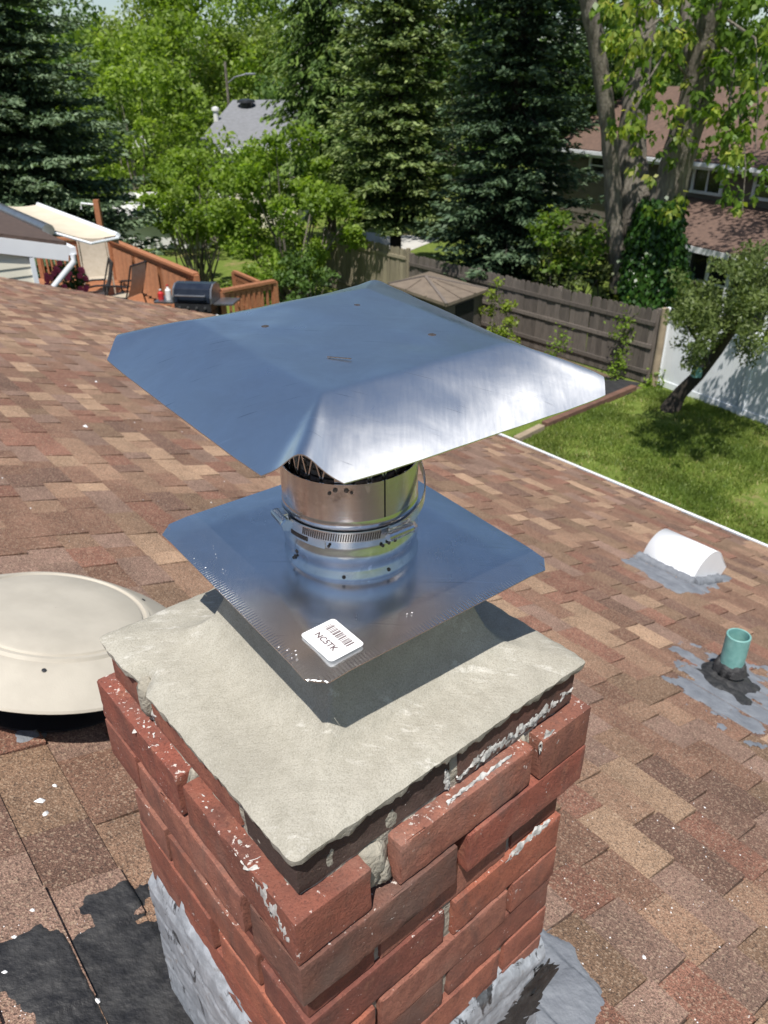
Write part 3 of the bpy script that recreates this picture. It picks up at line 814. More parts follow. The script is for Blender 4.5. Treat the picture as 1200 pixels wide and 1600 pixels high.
# mortar squeezed in the corbel gaps
def blob(u, v, z, su, sv_, sz_, seed):
    mo = MB()
    k0 = len(mo.v)
    for i in range(9):
        th = math.pi*i/8
        for j in range(14):
            ph = 2*math.pi*j/14; d = Vector((math.sin(th)*math.cos(ph), math.sin(th)*math.sin(ph), math.cos(th)))
            r = 1 + .35*mnoise.fractal(d*2.2+Vector((seed, 0, 0)), 1., 2., 4)
            mo.v.append(tuple(ch(u+d.x*su*r, v+d.y*sv_*r, z+d.z*sz_*r)))
    for i in range(8):
        for j in range(14):
            a = k0+i*14+j; b = k0+i*14+(j+1) % 14; mo.f.append((a, b, b+14, a+14))
    mo.build('mortar_lump', M['mortar'], chim, smooth=True, sharp=80)
blob(-.115, -.198, -.095, .022, .018, .036, 1); blob(-.105, -.205, -.112, .012, .012, .018, 2); blob(.117, -.2, -.098, .010, .016, .034, 3)
blob(-.198, -.0, -.095, .018, .010, .036, 4); blob(-.203, .105, -.03, .012, .012, .03, 5)

# grey flashing coat on the two visible faces
def coat(face, topfun, label, tarfun=None):
    mb = MB(); tb = MB(); nu, nz = 70, 90
    hf = .2145; Zb = -1.06
    for i in range(nu+1):
        for j in range(nz+1):
            s = (i/nu-.5)*2*(hf+.004); zt = -.40; z = zt + (Zb-zt)*j/nz
            d = topfun(s) - z + .02*mnoise.fractal(Vector((s*25, z*25, 8. if face == 'R' else 3.)), 1., 2., 4)
            o = max(-2.0, min(1, d/.012))*.006 + .0022*mnoise.fractal(Vector((s*30, z*12, 1.)), 1., 2., 4) + max(0, (-.75 - z))*.05 - .0035*math.exp(-((((z/-CH_) % 1)-.96)/.07)**2) + .0012*mnoise.noise(Vector((s*70, z*60, 2.)))
            p = ch(s, -hf-o, z) if face == 'R' else ch(-hf-o, s, z)
            mb.v.append(tuple(p))
    for i in range(nu):
        for j in range(nz):
            a = i*(nz+1)+j; mb.f.append((a, a+1, a+nz+2, a+nz+1))
    ob = mb.build('grey_flashing', M['flash'], chim, smooth=True, sharp=80); ob['label'] = label
def flash_mat():
    m, t, b, o = new_mat('grey_flashing_coat'); p = pos(t)
    n1 = noise_node(t, scaled(t, p, (1, 1, .35)), 24, 6, .65, .6); n2 = noise_node(t, p, 9, 4); n3 = noise_node(t, p, 60, 4)
    c = ramp(t, n2.outputs[0], [(.3, (.27, .295, .33)), (.7, (.40, .425, .46))]).outputs[0]
    c = mix(t, ramp(t, n1.outputs[0], [(.565, 0.0), (.60, 1.0)]).outputs[0], c, (.022, .022, .024))
    n9 = noise_node(t, scaled(t, p, (1, 1, .3)), 70, 5, .7); c = mix(t, ramp(t, n9.outputs[0], [(.45, .45), (.62, 0.0)]).outputs[0], c, (.17, .185, .205))
    c = mix(t, ramp(t, n3.outputs[0], [(.62, 0.0), (.7, .5)]).outputs[0], c, (.16, .13, .11))
    t.links.new(c, b.inputs['Base Color']); b.inputs['Roughness'].default_value = .6
    bump(t, b, n3.outputs[0], .5, .004); return m
M['flash'] = flash_mat()
coat('L', lambda s: -.462 + .015*math.sin(s*14), 'grey coated flashing on the left face of the chimney')
smear('black_tar', M['tar'], [(.214, -.60), (.20, -.66), (.15, -.71), (.10, -.76)], .075, .005, ('R', .222), 40, .5)
coat('R', lambda s: -.525 - (s-.0)*.20, 'grey coated flashing on the right face of the chimney')

#=====CAP=====
# ------------------------------------------------------------------ stainless chimney cap
cap = thing('chimney_cap', 'shiny stainless chimney cap with a square bent lid over a round collar', 'chimney cap', tuple(ch(.019, -.011, .13)))
M['lid'] = steel_mat('brushed_lid_steel', (.88, .885, .89), .32, .80, tuple(CU), .06, (300, 22, 60), .015, .24)
M['plate'] = steel_mat('plate_steel', (.82, .83, .84), .25, 0, None, .06, (300, 14, 60), .03, .12)
M['band'] = steel_mat('band_steel', (.66, .655, .65), .20, .5, (0, 0, 1), .08, (10, 10, 700), .05, .1, .5)
M['ring'] = steel_mat('collar_steel', (.64, .67, .70), .22, 0, None, .06, (60, 60, 60), .04, .1, .35)
M['strapm'] = steel_mat('clamp_steel', (.70, .69, .67), .24, 0, None, .06, (60, 60, 200), .03, .1, .3)

# lid
gcx, gcy, gcz, gyaw, gtu, gtv, ga, gb, ghi = .0198, -.0131, -.2176+.61508, -.0421, -.0002, .0507, .1915, .1965, .0822
CN = {'L': (.0448, .0352+.004), 'F': (.0447, .0375), 'R': (.030, .0415), 'B': (.0475, .0217)}
def lidP(x, y, z):
    zz = z + gtu*x + gtv*y
    X = math.cos(gyaw)*x - math.sin(gyaw)*y + gcx; Y = math.sin(gyaw)*x + math.cos(gyaw)*y + gcy
    return ch(X, Y, gcz + zz)
def smax(a, b, k): return .5*(a+b+math.sqrt((a-b)**2 + k*k))
def lidz(x, y):
    # weights of the four corners -> local drop at the rim
    wx = .5+.5*x/ga; wy = .5+.5*y/gb; wx = min(1, max(0, wx)); wy = min(1, max(0, wy))
    drop = (CN['L'][1]*(1-wx)*wy + CN['F'][1]*(1-wx)*(1-wy) + CN['R'][1]*wx*(1-wy) + CN['B'][1]*wx*wy)
    X = abs(x)-(ga-ghi); Y = abs(y)-(gb-ghi)
    k = .0025
    fx = .5*(X+math.sqrt(X*X+k*k)) - .0; fy = .5*(Y+math.sqrt(Y*Y+k*k))
    mn = max(0, min(X, Y)); front = (x < 0 and y < 0)
    kk = .002 + (.30 if front else .28)*mn
    d = smax(fx, fy, kk) - .5*kk*.6
    tt = d/ghi; z = -drop*(.72*tt + .28*tt*tt)
    if X > 0 and Y > 0:
        r = math.hypot(X, Y); w = (.22 if front else .26)*r + .002
        z += (.0125 if front else .0055)*min(1, r/.085)**1.5*math.exp(-((X-Y)/w)**2)
    # handling dents
    z += .0011*mnoise.fractal(Vector((x*9, y*9, 3.)), 1., 2., 3)
    for qx, qy, qr, qa in ((-.135, -.03, .022, .0012), (.03, -.06, .018, -.0010), (-.05, .05, .02, .0010), (.09, -.15, .03, .0014), (.0, -.15, .02, -.0008)):
        z += qa*math.exp(-((x-qx)**2+(y-qy)**2)/qr**2)
    return z
outl = []
def seg_pts(p, q, n): return [(p[0]+(q[0]-p[0])*i/n, p[1]+(q[1]-p[1])*i/n) for i in range(n)]
cL, cF, cR_, cB = CN['L'][0], CN['F'][0], CN['R'][0], CN['B'][0]
corn = [(-ga, gb-cL), (-ga, -gb+cF), (-ga+cF, -gb), (ga-cR_, -gb), (ga, -gb+cR_), (ga, gb-cB), (ga-cB, gb), (-ga+cL, gb)]
for i in range(8): outl += seg_pts(corn[i], corn[(i+1) % 8], 56 if i % 2 == 0 else 26)
NB = len(outl); NRg = 64
lv = [tuple(lidP(0, 0, lidz(0, 0)))]; lf = []
for r in range(1, NRg+1):
    t = r/NRg
    for (x, y) in outl: lv.append(tuple(lidP(x*t, y*t, lidz(x*t, y*t))))
for j in range(NB): lf.append((0, 1+j, 1+(j+1) % NB))
for r in range(NRg-1):
    for j in range(NB):
        a = 1+r*NB+j; b = 1+r*NB+(j+1) % NB; lf.append((a, a+NB, b+NB, b))
lid = MB(); lid.v = lv; lid.f = lf; thicken(lid, .001)
lo_ = lid.build('lid', M['lid'], cap, smooth=True, sharp=60)
# rivets on the lid
for px, py in ((558, 477), (675, 523), (415, 510), (530, 560)):
    q = at_plane(px, py, lidP(0, 0, 0), (CU*gtu*-1 - CV*gtv + CZ).normalized())
    rv = MB(); n = (CZ - CV*gtv).normalized(); x = n.orthogonal().normalized(); y = n.cross(x)
    if py == 560:
        rv.bar(q + Vector((-.011, .003, .0006)), q + Vector((.011, -.003, .0006)), .0016, .0006)
        o = rv.build('scuff_mark', M['rust'], lo_)
    else:
        rv.lathe(q - n*.0008, [(.0046, 0), (.0045, .0008), (.003, .0014), (.001, .0015)], 14, (x, y, n), True)
        o = rv.build('rivet', M['rust'], lo_, smooth=True)

# base plate
hx, hy, hz, hyaw, htu, htv, ha, hb, hc = .0184, -.0095, -.4637+.61508, -.039, .0105, .0509, .1618, .1664, .0163
def plP(x, y, z):
    X = math.cos(hyaw)*x - math.sin(hyaw)*y + hx; Y = math.sin(hyaw)*x + math.cos(hyaw)*y + hy
    return ch(X, Y, hz + z + htu*x + htv*y)
PLN = (CZ - CU*htu - CV*htv).normalized()
def plz(x, y):
    ex = ha - abs(x); ey = hb - abs(y); z = 0
    bw = .040
    for e, lim in ((ex, bw), (ey, bw)):
        if e < lim: z -= (lim-e)*.085
    z += .0006*mnoise.noise(Vector((x*10, y*10, 1.)))
    # crimped rims: fine teeth along the edge
    for e, s in ((ex, y), (ey, x)):
        if e < .011: z += .00016*math.sin(s*2*math.pi/.0038)*min(1, (.011-e)/.003)
    # small raised rim round the collar
    return z
gx = sorted(set(list(np.linspace(-ha, -ha+.012, 9)) + list(np.linspace(-ha+.012, ha-.012, 76)) + list(np.linspace(ha-.012, ha, 9))))
NYp = 300
pm = MB()
def plate_grid(xs_, ys_):
    k0 = len(pm.v); m = len(ys_)
    for x in xs_:
        for y in ys_:
            cx_, cy_ = x, y
            # clip corners
            s = (abs(x)+abs(y)) - (ha+hb-hc)
            if s > 0: cx_ = x - math.copysign(s/2, x); cy_ = y - math.copysign(s/2, y)
            pm.v.append(tuple(plP(cx_, cy_, plz(x, y))))
    for i in range(len(xs_)-1):
        for j in range(m-1):
            a = k0+i*m+j; pm.f.append((a, a+m, a+m+1, a+1))
fine_edge = lambda L: list(np.linspace(-L, L, 330))
plate_grid(gx, fine_edge(hb)) if False else None
ysd = fine_edge(hb); xsd = fine_edge(ha)
mid_y = [y for y in np.linspace(-hb+.012, hb-.012, 70)]
edge = lambda L: list(np.linspace(-L, -L+.012, 6)); edge2 = lambda L: list(np.linspace(L-.012, L, 6))
plate_grid(edge(ha), ysd); plate_grid(edge2(ha), ysd)
plate_grid([x for x in xsd if abs(x) < ha-.0121] + [], edge(hb)); plate_grid([x for x in xsd if abs(x) < ha-.0121], edge2(hb))
plate_grid(list(np.linspace(-ha+.012, ha-.012, 60)), list(np.linspace(-hb+.012, hb-.012, 60)))
thicken(pm, .001)
bp_ = pm.build('base_plate', M['plate'], cap, smooth=True, sharp=70)
# white flecks on the plate
fl = MB()
for px, py in [(330, 852), (338, 872), (300, 870), (325, 893), (330, 902), (322, 900), (337, 902), (346, 896), (350, 898), (450, 1018), (456, 1020), (462, 1022), (440, 1012), (470, 1028), (444, 1020), (640, 960), (646, 958), (634, 962), (452, 1026), (466, 1018)]:
    for q in range(1):
        p = at_plane(px+random.uniform(-8, 8), py+random.uniform(-6, 6), plP(0, 0, 0), PLN) + PLN*.0008; s = random.choice([.0005, .0008, .0012])
        fl.add([p + CU*s, p + CV*s*.7, p - CU*s, p - CV*s*.6, p + PLN*s*.5], [(0, 1, 4), (1, 2, 4), (2, 3, 4), (3, 0, 4)])
tag(fl.build('paint_fleck', M['label_white'], bp_))

# collar
AX = ch(.019, -.011, 0)
def zc(z): return z + .61508      # camera-height -> above chimney top
def lathe_part(name, prof, mat, seg=96, parent=cap, sharp=35):
    mb = MB(); mb.lathe(AX, [(r, zc(z)) for r, z in prof], seg); return mb.build(name, mat, parent, smooth=True, sharp=sharp)
lathe_part('collar_ring', [(.0665, -.474), (.0752, -.470), (.0765, -.467), (.0762, -.463), (.0738, -.456), (.0736, -.451), (.0752, -.446), (.0758, -.440), (.0752, -.434), (.0736, -.430), (.0733, -.426), (.0737, -.418), (.0740, -.404), (.0752, -.4015), (.0754, -.398), (.0746, -.3945), (.0715, -.3935)], M['ring'])
# upper band: open strip with a seam
def arc_strip(name, r, z0, z1, a0, a1, mat, parent, thick=.0012, seg=90, dz=0.0):
    mb = MB()
    for i in range(seg+1):
        q = a0 + (a1-a0)*i/seg; d = CU*math.cos(q) + CV*math.sin(q); tz = dz*i/seg
        for rr, zz in ((r, z0), (r, z1), (r-thick, z1), (r-thick, z0)): mb.v.append(tuple(AX + d*rr + CZ*(zc(zz)+tz)))
    for i in range(seg):
        for j in range(4): mb.f.append((i*4+j, i*4+(j+1) % 4, (i+1)*4+(j+1) % 4, (i+1)*4+j))
    mb.f += [(0, 1, 2, 3), (seg*4+3, seg*4+2, seg*4+1, seg*4)]
    return mb.build(name, mat, parent, smooth=True, sharp=40)
# angle of the direction toward the camera, in the u,v frame
toc = Vector((0-AX.x, 0-AX.y, 0)).normalized(); QC = math.atan2(toc.dot(CV), toc.dot(CU))
qs = QC + math.asin(.47)          # seam right of centre (as seen from the camera)
arc_strip('band', .0748, -.3945, -.352, qs+.012, qs+2*math.pi-.012, M['band'], cap, seg=140)
arc_strip('band_seam', .0738, -.3945, -.352, qs-.05, qs+.05, M['dark'], cap, seg=8)
# hose clamp: strip with slots, screw housing
clamp = arc_strip('hose_clamp', .0762, -.4185, -.4065, QC-2.3, QC+2.9, M['strapm'], cap, seg=120)
sl_ = MB()
for i in range(34):
    q = QC - .72 + i*.034; d = CU*math.cos(q)+CV*math.sin(q); tdir = -CU*math.sin(q)+CV*math.cos(q)
    sl_.box(AX + d*.0764 + CZ*zc(-.4125), (.0012, .0006, .0085), ((tdir + CZ*.0).normalized(), d, (CZ + tdir*.18).normalized()))
sl_.build('clamp_slot', M['rust'], clamp)
def housing(q, zq, nm='screw_housing'):
    d = CU*math.cos(q)+CV*math.sin(q); td = (-CU*math.sin(q)+CV*math.cos(q))
    hb_ = MB(); c = AX + d*.081 + CZ*zc(zq)
    hb_.box(c - d*.0015, (.016, .006, .0125), (td, d, CZ)); o = hb_.build(nm, M['strapm'], clamp, bevel=.0012)
    s = MB(); s.tube([c + d*.003 - td*.014, c + d*.003 + td*.018], .0048, 12)
    s.tube([c + d*.003 + td*.018, c + d*.003 + td*.0215], [.0066, .0066], 6)
    for i in range(9): s.tube([c + d*.003 + td*(-.012+i*.003), c + d*.003 + td*(-.0108+i*.003)], .0056, 12)
    s.build('clamp_screw', M['ring'], clamp, smooth=True, sharp=30)
housing(QC + .62, -.412); housing(QC - 1.12, -.4075)
# second strap below with loose end and ridged tab
arc_strip('strap', .0752, -.4255, -.4165, QC-1.25, QC-.38, M['strapm'], cap, seg=40, dz=-.003)
rt = MB()
for i in range(12):
    q = QC - 1.0 + i*.03; d = CU*math.cos(q)+CV*math.sin(q); td = -CU*math.sin(q)+CV*math.cos(q)
    rt.box(AX + d*.0756 + CZ*zc(-.4215), (.0013, .001, .006), (td, d, CZ))
rt.build('strap_teeth', M['rust'], cap)
# loose strap end looping out on the right
lp = MB()
for i in range(31):
    t = i/30; q = QC + .55 + t*1.25; r = .0765 + .0075*math.sin(math.pi*min(1, t*1.05))**1.2
    z = -.412 + .052*t**1.4
    d = CU*math.cos(q)+CV*math.sin(q)
    for dz, dr in ((-.006, 0), (.006, 0), (.006, .0009), (-.006, .0009)): lp.v.append(tuple(AX + d*(r+dr) + CZ*(zc(z)+dz)))
for i in range(30):
    for j in range(4): lp.f.append((i*4+j, i*4+(j+1) % 4, (i+1)*4+(j+1) % 4, (i+1)*4+j))
lp.build('strap_end', M['strapm'], cap, smooth=True, sharp=40)
# rivets and dark weld spots
for dq, z, r in [(-.12, -.461, .0022), (.55, -.460, .0022), (-.95, -.452, .0022), (-.9, -.444, .0024), (-1.0, -.456, .002), (-.32, -.424, .0018), (.45, -.4275, .002), (.55, -.4265, .002), (.66, -.4265, .002), (-.2, -.358, .0026), (-.28, -.362, .002), (-.05, -.358, .0026), (.02, -.3605, .0016)]:
    q = QC + dq; d = CU*math.cos(q)+CV*math.sin(q); td = -CU*math.sin(q)+CV*math.cos(q)
    s = MB(); s.lathe(AX + d*(.0752 if z > -.4 else .0752) + CZ*zc(z), [(r, 0), (r*.9, .0009), (r*.4, .0014)], 10, (td, CZ, d), True)
    s.build('rivet', M['rust'], cap, smooth=True)
# expanded metal screen
ms = MB(); nd = 26; zr = [-.3545, -.325, -.296, -.262]
for lv_ in range(3):
    for i in range(nd):
        for sg in (-1, 1):
            q0 = 2*math.pi*(i+.5*(lv_ % 2))/nd; q1 = q0 + sg*math.pi/nd
            d0 = CU*math.cos(q0)+CV*math.sin(q0); d1 = CU*math.cos(q1)+CV*math.sin(q1)
            ms.bar(AX+d0*.067+CZ*zc(zr[lv_]), AX+d1*.067+CZ*zc(zr[lv_+1]), 0.0034, .0016)
ms.build('mesh_screen', M['strapm'], cap)
for dq in (-.10, 1.45, -1.7, 3.0):
    q = QC + dq; d = CU*math.cos(q)+CV*math.sin(q); td = -CU*math.sin(q)+CV*math.cos(q)
    b_ = MB(); b_.box(AX + d*.0705 + CZ*zc(-.303), (.017, .0016, .135), (td, d, CZ)); b_.build('lid_bracket', M['band'], cap)
# ribbed inner liner seen through the screen
li = MB()
pr = []
for i in range(40): pr.append((.0585 + (.0022 if i % 2 else 0), zc(-.47 + i*.0038)))
li.lathe(AX, pr, 48); li.build('ribbed_liner', M['rust'], cap)
ci = MB(); ci.lathe(AX, [(.001, zc(-.40)), (.0585, zc(-.40))], 32); ci.build('flue_opening', M['dark'], cap)

# label on the plate
def pl_px(px, py): return at_plane(px, py, plP(0, 0, plz(.1, -.1)), PLN)
c0, c1, c2, c3 = pl_px(470, 994), pl_px(520, 966), pl_px(568, 1006), pl_px(519, 1038)
lx = ((c2-c1)+(c3-c0)).normalized(); lw = ((c2-c1).length+(c3-c0).length)/2          # text direction
ly = PLN.cross(lx); lh = ((c1-c0).length+(c2-c3).length)/2
lc = (c0+c1+c2+c3)/4 + PLN*.0008
def lab(x, y, h=0.0): return lc + lx*x + ly*y + PLN*h
st = MB(); rr = .004; pts = []
for sx, sy, a0 in ((1, 1, 0), (-1, 1, 90), (-1, -1, 180), (1, -1, 270)):
    for i in range(5):
        q = R_(a0+22.5*i); pts.append(lab(sx*(lw/2-rr)+rr*math.cos(q), sy*(lh/2-rr)+rr*math.sin(q)))
st.prism(pts, PLN*.0003); sticker = st.build('product_label', M['label_white'], cap)
bc = MB(); x = -.38*lw
rb = random.Random(3)
while x < .36*lw:
    w = rb.choice([.0006, .0006, .0011, .0016]); bc.box(lab(x+w/2, .22*lh, .0006), (w, .24*lh, .0002), (lx, ly, PLN)); x += w + rb.choice([.0006, .0009, .0014])
bc.build('barcode', M['label_ink'], sticker)
fc = bpy.data.curves.new('code', 'FONT'); fc.body = 'NC5TK'; fc.size = .0095; fc.offset = .00022; fc.align_x = 'CENTER'; fc.align_y = 'CENTER'
tmp = bpy.data.objects.new('tmp_text', fc); COL.objects.link(tmp)
dg = bpy.context.evaluated_depsgraph_get(); tme = bpy.data.meshes.new_from_object(tmp.evaluated_get(dg)); bpy.data.objects.remove(tmp)
to = link('printed_code', tme, sticker, M['label_ink'])
tm = Matrix((lx, ly, PLN)).transposed().to_4x4(); tm.translation = lab(-.02*lw, -.17*lh, .0007) - world_off(sticker); to.matrix_local = tm
ft_ = MB()
for yy, x0, x1 in ((-.01, -.28, .2), (-.31, -.40, .22), (-.38, -.30, .12)):
    x = x0*lw
    while x < x1*lw:
        w = rb.uniform(.0008, .0022); ft_.box(lab(x+w/2, yy*lh, .0006), (w, .0012, .0002), (lx, ly, PLN)); x += w+.0007
ft_.build('fine_print', M['label_faint'], sticker)

#=====ROOFITEMS=====
# ------------------------------------------------------------------ round attic vent
va, vb = 1.0, .10
vent = thing('attic_vent', 'large round beige roof vent with a flat lipped top beside the chimney', 'roof vent', tuple(roof(va, vb)))
RX = (RA, RB, RN); vo_ = roof(va, vb)
v1 = MB(); v1.lathe(vo_, [(.32, .140), (.356, .141), (.364, .147), (.361, .153), (.345, .162), (.315, .178), (.285, .192), (.262, .203), (.25, .2075), (.245, .208), (.240, .216), (.232, .217), (.228, .2115), (.222, .2115), (.2185, .2165), (.212, .2195), (.12, .2245), (.001, .2265)], 96, RX)
vd = v1.build('vent_dome', M['beige'], vent, smooth=True, sharp=30)
v2 = MB(); v2.lathe(vo_, [(.15, -.02), (.15, .02), (.17, .17)], 40, RX); v2.build('vent_throat', M['dark'], vent, smooth=True)
v3 = MB(); v3.lathe(vo_, [(.24, .012), (.24, .016), (.15, .03)], 48, RX); v3.build('vent_flange', M['black_metal'], vent)
for px, py in ((74, 1022), (222, 938)):
    q = at_plane(px, py, roof(va, vb, .2), RN); d = q - vo_; r = math.hypot(d.dot(RA), d.dot(RB)); dr = (RA*d.dot(RA)+RB*d.dot(RB)).normalized()
    r = .268; c = vo_ + dr*r + RN*.2005; n = (RN*.9+dr*.4).normalized(); x = n.orthogonal().normalized()
    s = MB(); s.lathe(c, [(.0055, -.002), (.0055, .0015), (.003, .0025)], 12, (x, n.cross(x), n), True); s.build('vent_screw', M['black_metal'], vent, smooth=True)

# ------------------------------------------------------------------ white exhaust hood
ha0, hb0 = roof_px(1000, 874); ha1, hb1 = roof_px(1082, 912)
hb0 = (hb0+hb1)/2
hood = thing('exhaust_hood', 'white curved metal exhaust hood sealed to the shingles with grey coating', 'roof vent', tuple(roof((ha0+ha1)/2, hb0+.15)))
pr = []
for i in range(19):
    q = R_(180 - 132*i/18); pr.append((.165 + .165*math.cos(q), .02 + .175*math.sin(q)))
pr = [(0, -.01)] + pr + [(.385, .085)]
inn = [(b+.002 if i == 0 else b, h-.004) for i, (b, h) in enumerate(pr)]
hm = MB(); a_lo, a_hi = min(ha0, ha1), max(ha0, ha1)
n = len(pr)
for a in (a_lo, a_hi):
    for b, h in pr: hm.v.append(tuple(roof(a, hb0+b, h)))
for i in range(n-1): hm.f.append((i, i+1, i+1+n, i+n))
sh = hm.build('hood_shell', M['white_paint'], hood, smooth=True, sharp=50); md = sh.modifiers.new('thickness', 'SOLIDIFY'); md.thickness = .006; md.offset = 0
for a, s in ((a_lo, -1), (a_hi, 1)):
    e = MB(); poly = [roof(a, hb0+b, h-.003) for b, h in pr] + [roof(a, hb0+.33, -.01)]
    e.prism(poly, RA*(.004*-s)); e.build('hood_end', M['white_paint'], hood)
hd = MB(); hd.box(roof((a_lo+a_hi)/2, hb0+.2, .03), (a_hi-a_lo-.03, .2, .07), RX); hd.build('hood_throat', M['dark'], hood)
# sealing bead at the hood foot
sb = MB()
for path in ([(a_hi+.02, hb0-.01), ((a_lo+a_hi)/2, hb0-.015), (a_lo-.015, hb0-.01)], [(a_lo-.015, hb0-.01), (a_lo-.02, hb0+.15), (a_lo-.01, hb0+.3)]):
    ps = []
    for i in range(25):
        t = i/24*(len(path)-1); j = min(int(t), len(path)-2); f = t-j
        a = path[j][0]*(1-f)+path[j+1][0]*f; b = path[j][1]*(1-f)+path[j+1][1]*f
        ps.append(roof(a, b, .012+.006*mnoise.noise(Vector((a*30, b*30, 0)))))
    sb.tube(ps, [.034*(1+.5*mnoise.noise(Vector((i*.9, 1, 0)))) for i in range(25)], 8)
sb.build('sealing_bead', M['grey_coat'], hood, smooth=True, sharp=80)

# ------------------------------------------------------------------ plumbing vent pipe
pb = roof(*roof_px(1136, 1062), .0)
pipe = thing('vent_pipe', 'teal weathered plumbing vent pipe standing in a collar of black tar', 'vent pipe', tuple(pb))
pm_ = MB(); rp = .048
pm_.lathe(pb, [(rp, -.05), (rp, .235), (rp-.003, .2375), (rp-.007, .236), (rp-.008, .1)], 32)
pm_.build('pipe', M['patina'], pipe, smooth=True, sharp=40)
pd = MB(); pd.lathe(pb, [(.001, .12), (rp-.008, .12)], 20); pd.build('pipe_mouth', M['patina'], pipe)
tb = MB(); pts = []
NT = 40
for i, (r, h) in enumerate([(.15, -.02), (.115, .012), (.085, .03), (.068, .055), (.060, .085), (.053, .10), (.046, .104)]):
    for j in range(NT):
        q = 2*math.pi*j/NT; nz = mnoise.fractal(Vector((math.cos(q)*2, math.sin(q)*2, i*.25)), 1., 2., 2)
        p = pb + (RA*math.cos(q)+RB*math.sin(q))*(r*(1+.16*nz)) if i < 3 else pb + Vector((math.cos(q), math.sin(q), 0))*(r*(1+.06*nz))
        tb.v.append(tuple(p + (RN if i < 3 else CZ)*(h*(1+.12*nz))))
for i in range(6):
    for j in range(NT): a = i*NT+j; b = i*NT+(j+1) % NT; tb.f.append((a, b, b+NT, a+NT))
tb.build('tar_collar', M['tar'], pipe, smooth=True, sharp=80)
#=====END_FOREGROUND=====
#=====BACKGROUND=====
# ------------------------------------------------------------------ foliage builders (numpy)
def rnd_unit(n):
    v = rng.normal(size=(n, 3)); return v/np.linalg.norm(v, axis=1, keepdims=True)
def leaf_quads(C, size, up=.35, aspect=.55, dirs=None, droop=0.0):
    """kite-shaped leaves centred at C (n,3); size scalar or (n,)"""
    n = len(C); size = np.broadcast_to(np.asarray(size, float), (n,))
    a = rnd_unit(n) if dirs is None else dirs + .45*rnd_unit(n)
    a[:, 2] -= droop; a /= np.linalg.norm(a, axis=1, keepdims=True)
    nr = rnd_unit(n); nr[:, 2] = np.abs(nr[:, 2]) + up
    b = np.cross(nr, a); b /= np.linalg.norm(b, axis=1, keepdims=True)+1e-9
    L = size[:, None]; W = (size*aspect)[:, None]
    nn = np.cross(a, b)
    V = np.stack([C - a*L*.5, C + b*W*.5 - a*L*.05 + nn*L*.06, C + a*L*.5, C - b*W*.5 - a*L*.05 + nn*L*.06], axis=1).reshape(-1, 3)
    return V, np.arange(4*n).reshape(n, 4)
def crown_mesh(name, V, Q, tone, mat, parent, off):
    me = np_mesh(name, V - np.array(off)[None, :], Q, tone); me.materials.append(mat)
    return link(name, me, parent)
def fold(pts, n, r=.5): return np.array(pts)

def spruce(label, base, height, rmax, mat, whorls=34, per=8, droop=.25, tuft=.22, z_first=.06, taper=.85, dens=1.0, tipdroop=0.0, group=None, hide=None, trunk_r=.2, twist=0):
    t = thing('spruce_tree', label, 'tree', tuple(base), group=group); base = np.array(base)
    tk = MB(); tk.tube([base+[0, 0, z] for z in np.linspace(-.1, height, 7)], list(np.linspace(trunk_r, .02, 7)), 9)
    tk.build('trunk', M['bark_dark'], t, smooth=True)
    Cs, Ds, Ts, Ss = [], [], [], []
    br = MB()
    for w in range(whorls):
        f = (w + rng.uniform(-.3, .3))/whorls; f = min(max(f, 0.0), .985); z = height*(z_first + (1-z_first)*f)
        L0 = rmax*((1-f)**taper)*(.55+.45*min(1, f*8+.5))
        n = max(4, int(per*(1-.4*f)))
        ph = rng.uniform(0, 6.28)
        for i in range(n):
            q = ph + 2*math.pi*i/n + rng.uniform(-.25, .25); L = L0*rng.uniform(.7, 1.12) + .12
            out = np.array([math.cos(q), math.sin(q), 0])
            if hide is not None and hide(out, f): continue
            m = max(3, int(L/.16*dens))
            s = np.linspace(.12, 1, m)
            slope = rng.uniform(-.05, .12) + .25*(f > .8)
            dz = slope*L*s - droop*L*s**1.5 + .14*L*s**4 - tipdroop*L*s**2
            P = base + np.array([0, 0, z]) + out[None, :]*(L*s)[:, None]; P[:, 2] += dz
            if w % 2 == 0 and i % 2 == 0: br.tube([tuple(base + np.array([0, 0, z]))] + [tuple(p) for p in P[::max(1, m//3)]], list(np.linspace(.035, .008, 1+len(P[::max(1, m//3)]))), 4, False)
            side = np.array([-out[1], out[0], 0])
            for k in range(m):
                wdt = (.16 + .34*L*(1 - abs(s[k]-.45)*1.2))*.55
                nt = max(3, int(wdt/.055*dens))
                r_ = rng.uniform(-1, 1, nt)
                c = P[k] + side[None, :]*(r_*wdt)[:, None] + out[None, :]*(rng.uniform(-.1, .1, nt) - .25*np.abs(r_)*wdt)[:, None]
                c[:, 2] += rng.normal(0, .045, nt) - .18*np.abs(r_)*wdt - tipdroop*rng.uniform(0, .7, nt)
                d = out[None, :]*.75 + side[None, :]*(np.sign(r_)*.65)[:, None] + np.array([0, 0, -.12 - tipdroop*2.2])[None, :]
                Cs.append(c); Ds.append(d)
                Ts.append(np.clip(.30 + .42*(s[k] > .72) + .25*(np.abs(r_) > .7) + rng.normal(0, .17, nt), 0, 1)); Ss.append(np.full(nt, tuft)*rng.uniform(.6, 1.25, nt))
    C = np.concatenate(Cs); Dv = np.concatenate(Ds); T = np.concatenate(Ts); Sz = np.concatenate(Ss)
    # two crossed blades per tuft
    V1, Q1 = leaf_quads(C, Sz, .8, .34, Dv.copy()); V2, Q2 = leaf_quads(C + rng.normal(0, .03, C.shape), Sz*.85, .1, .34, Dv.copy())
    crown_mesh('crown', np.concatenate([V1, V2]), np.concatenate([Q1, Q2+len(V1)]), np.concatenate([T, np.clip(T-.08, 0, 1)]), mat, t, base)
    tag(br.build('branches', M['bark_dark'], t), kind='stuff')
    return t

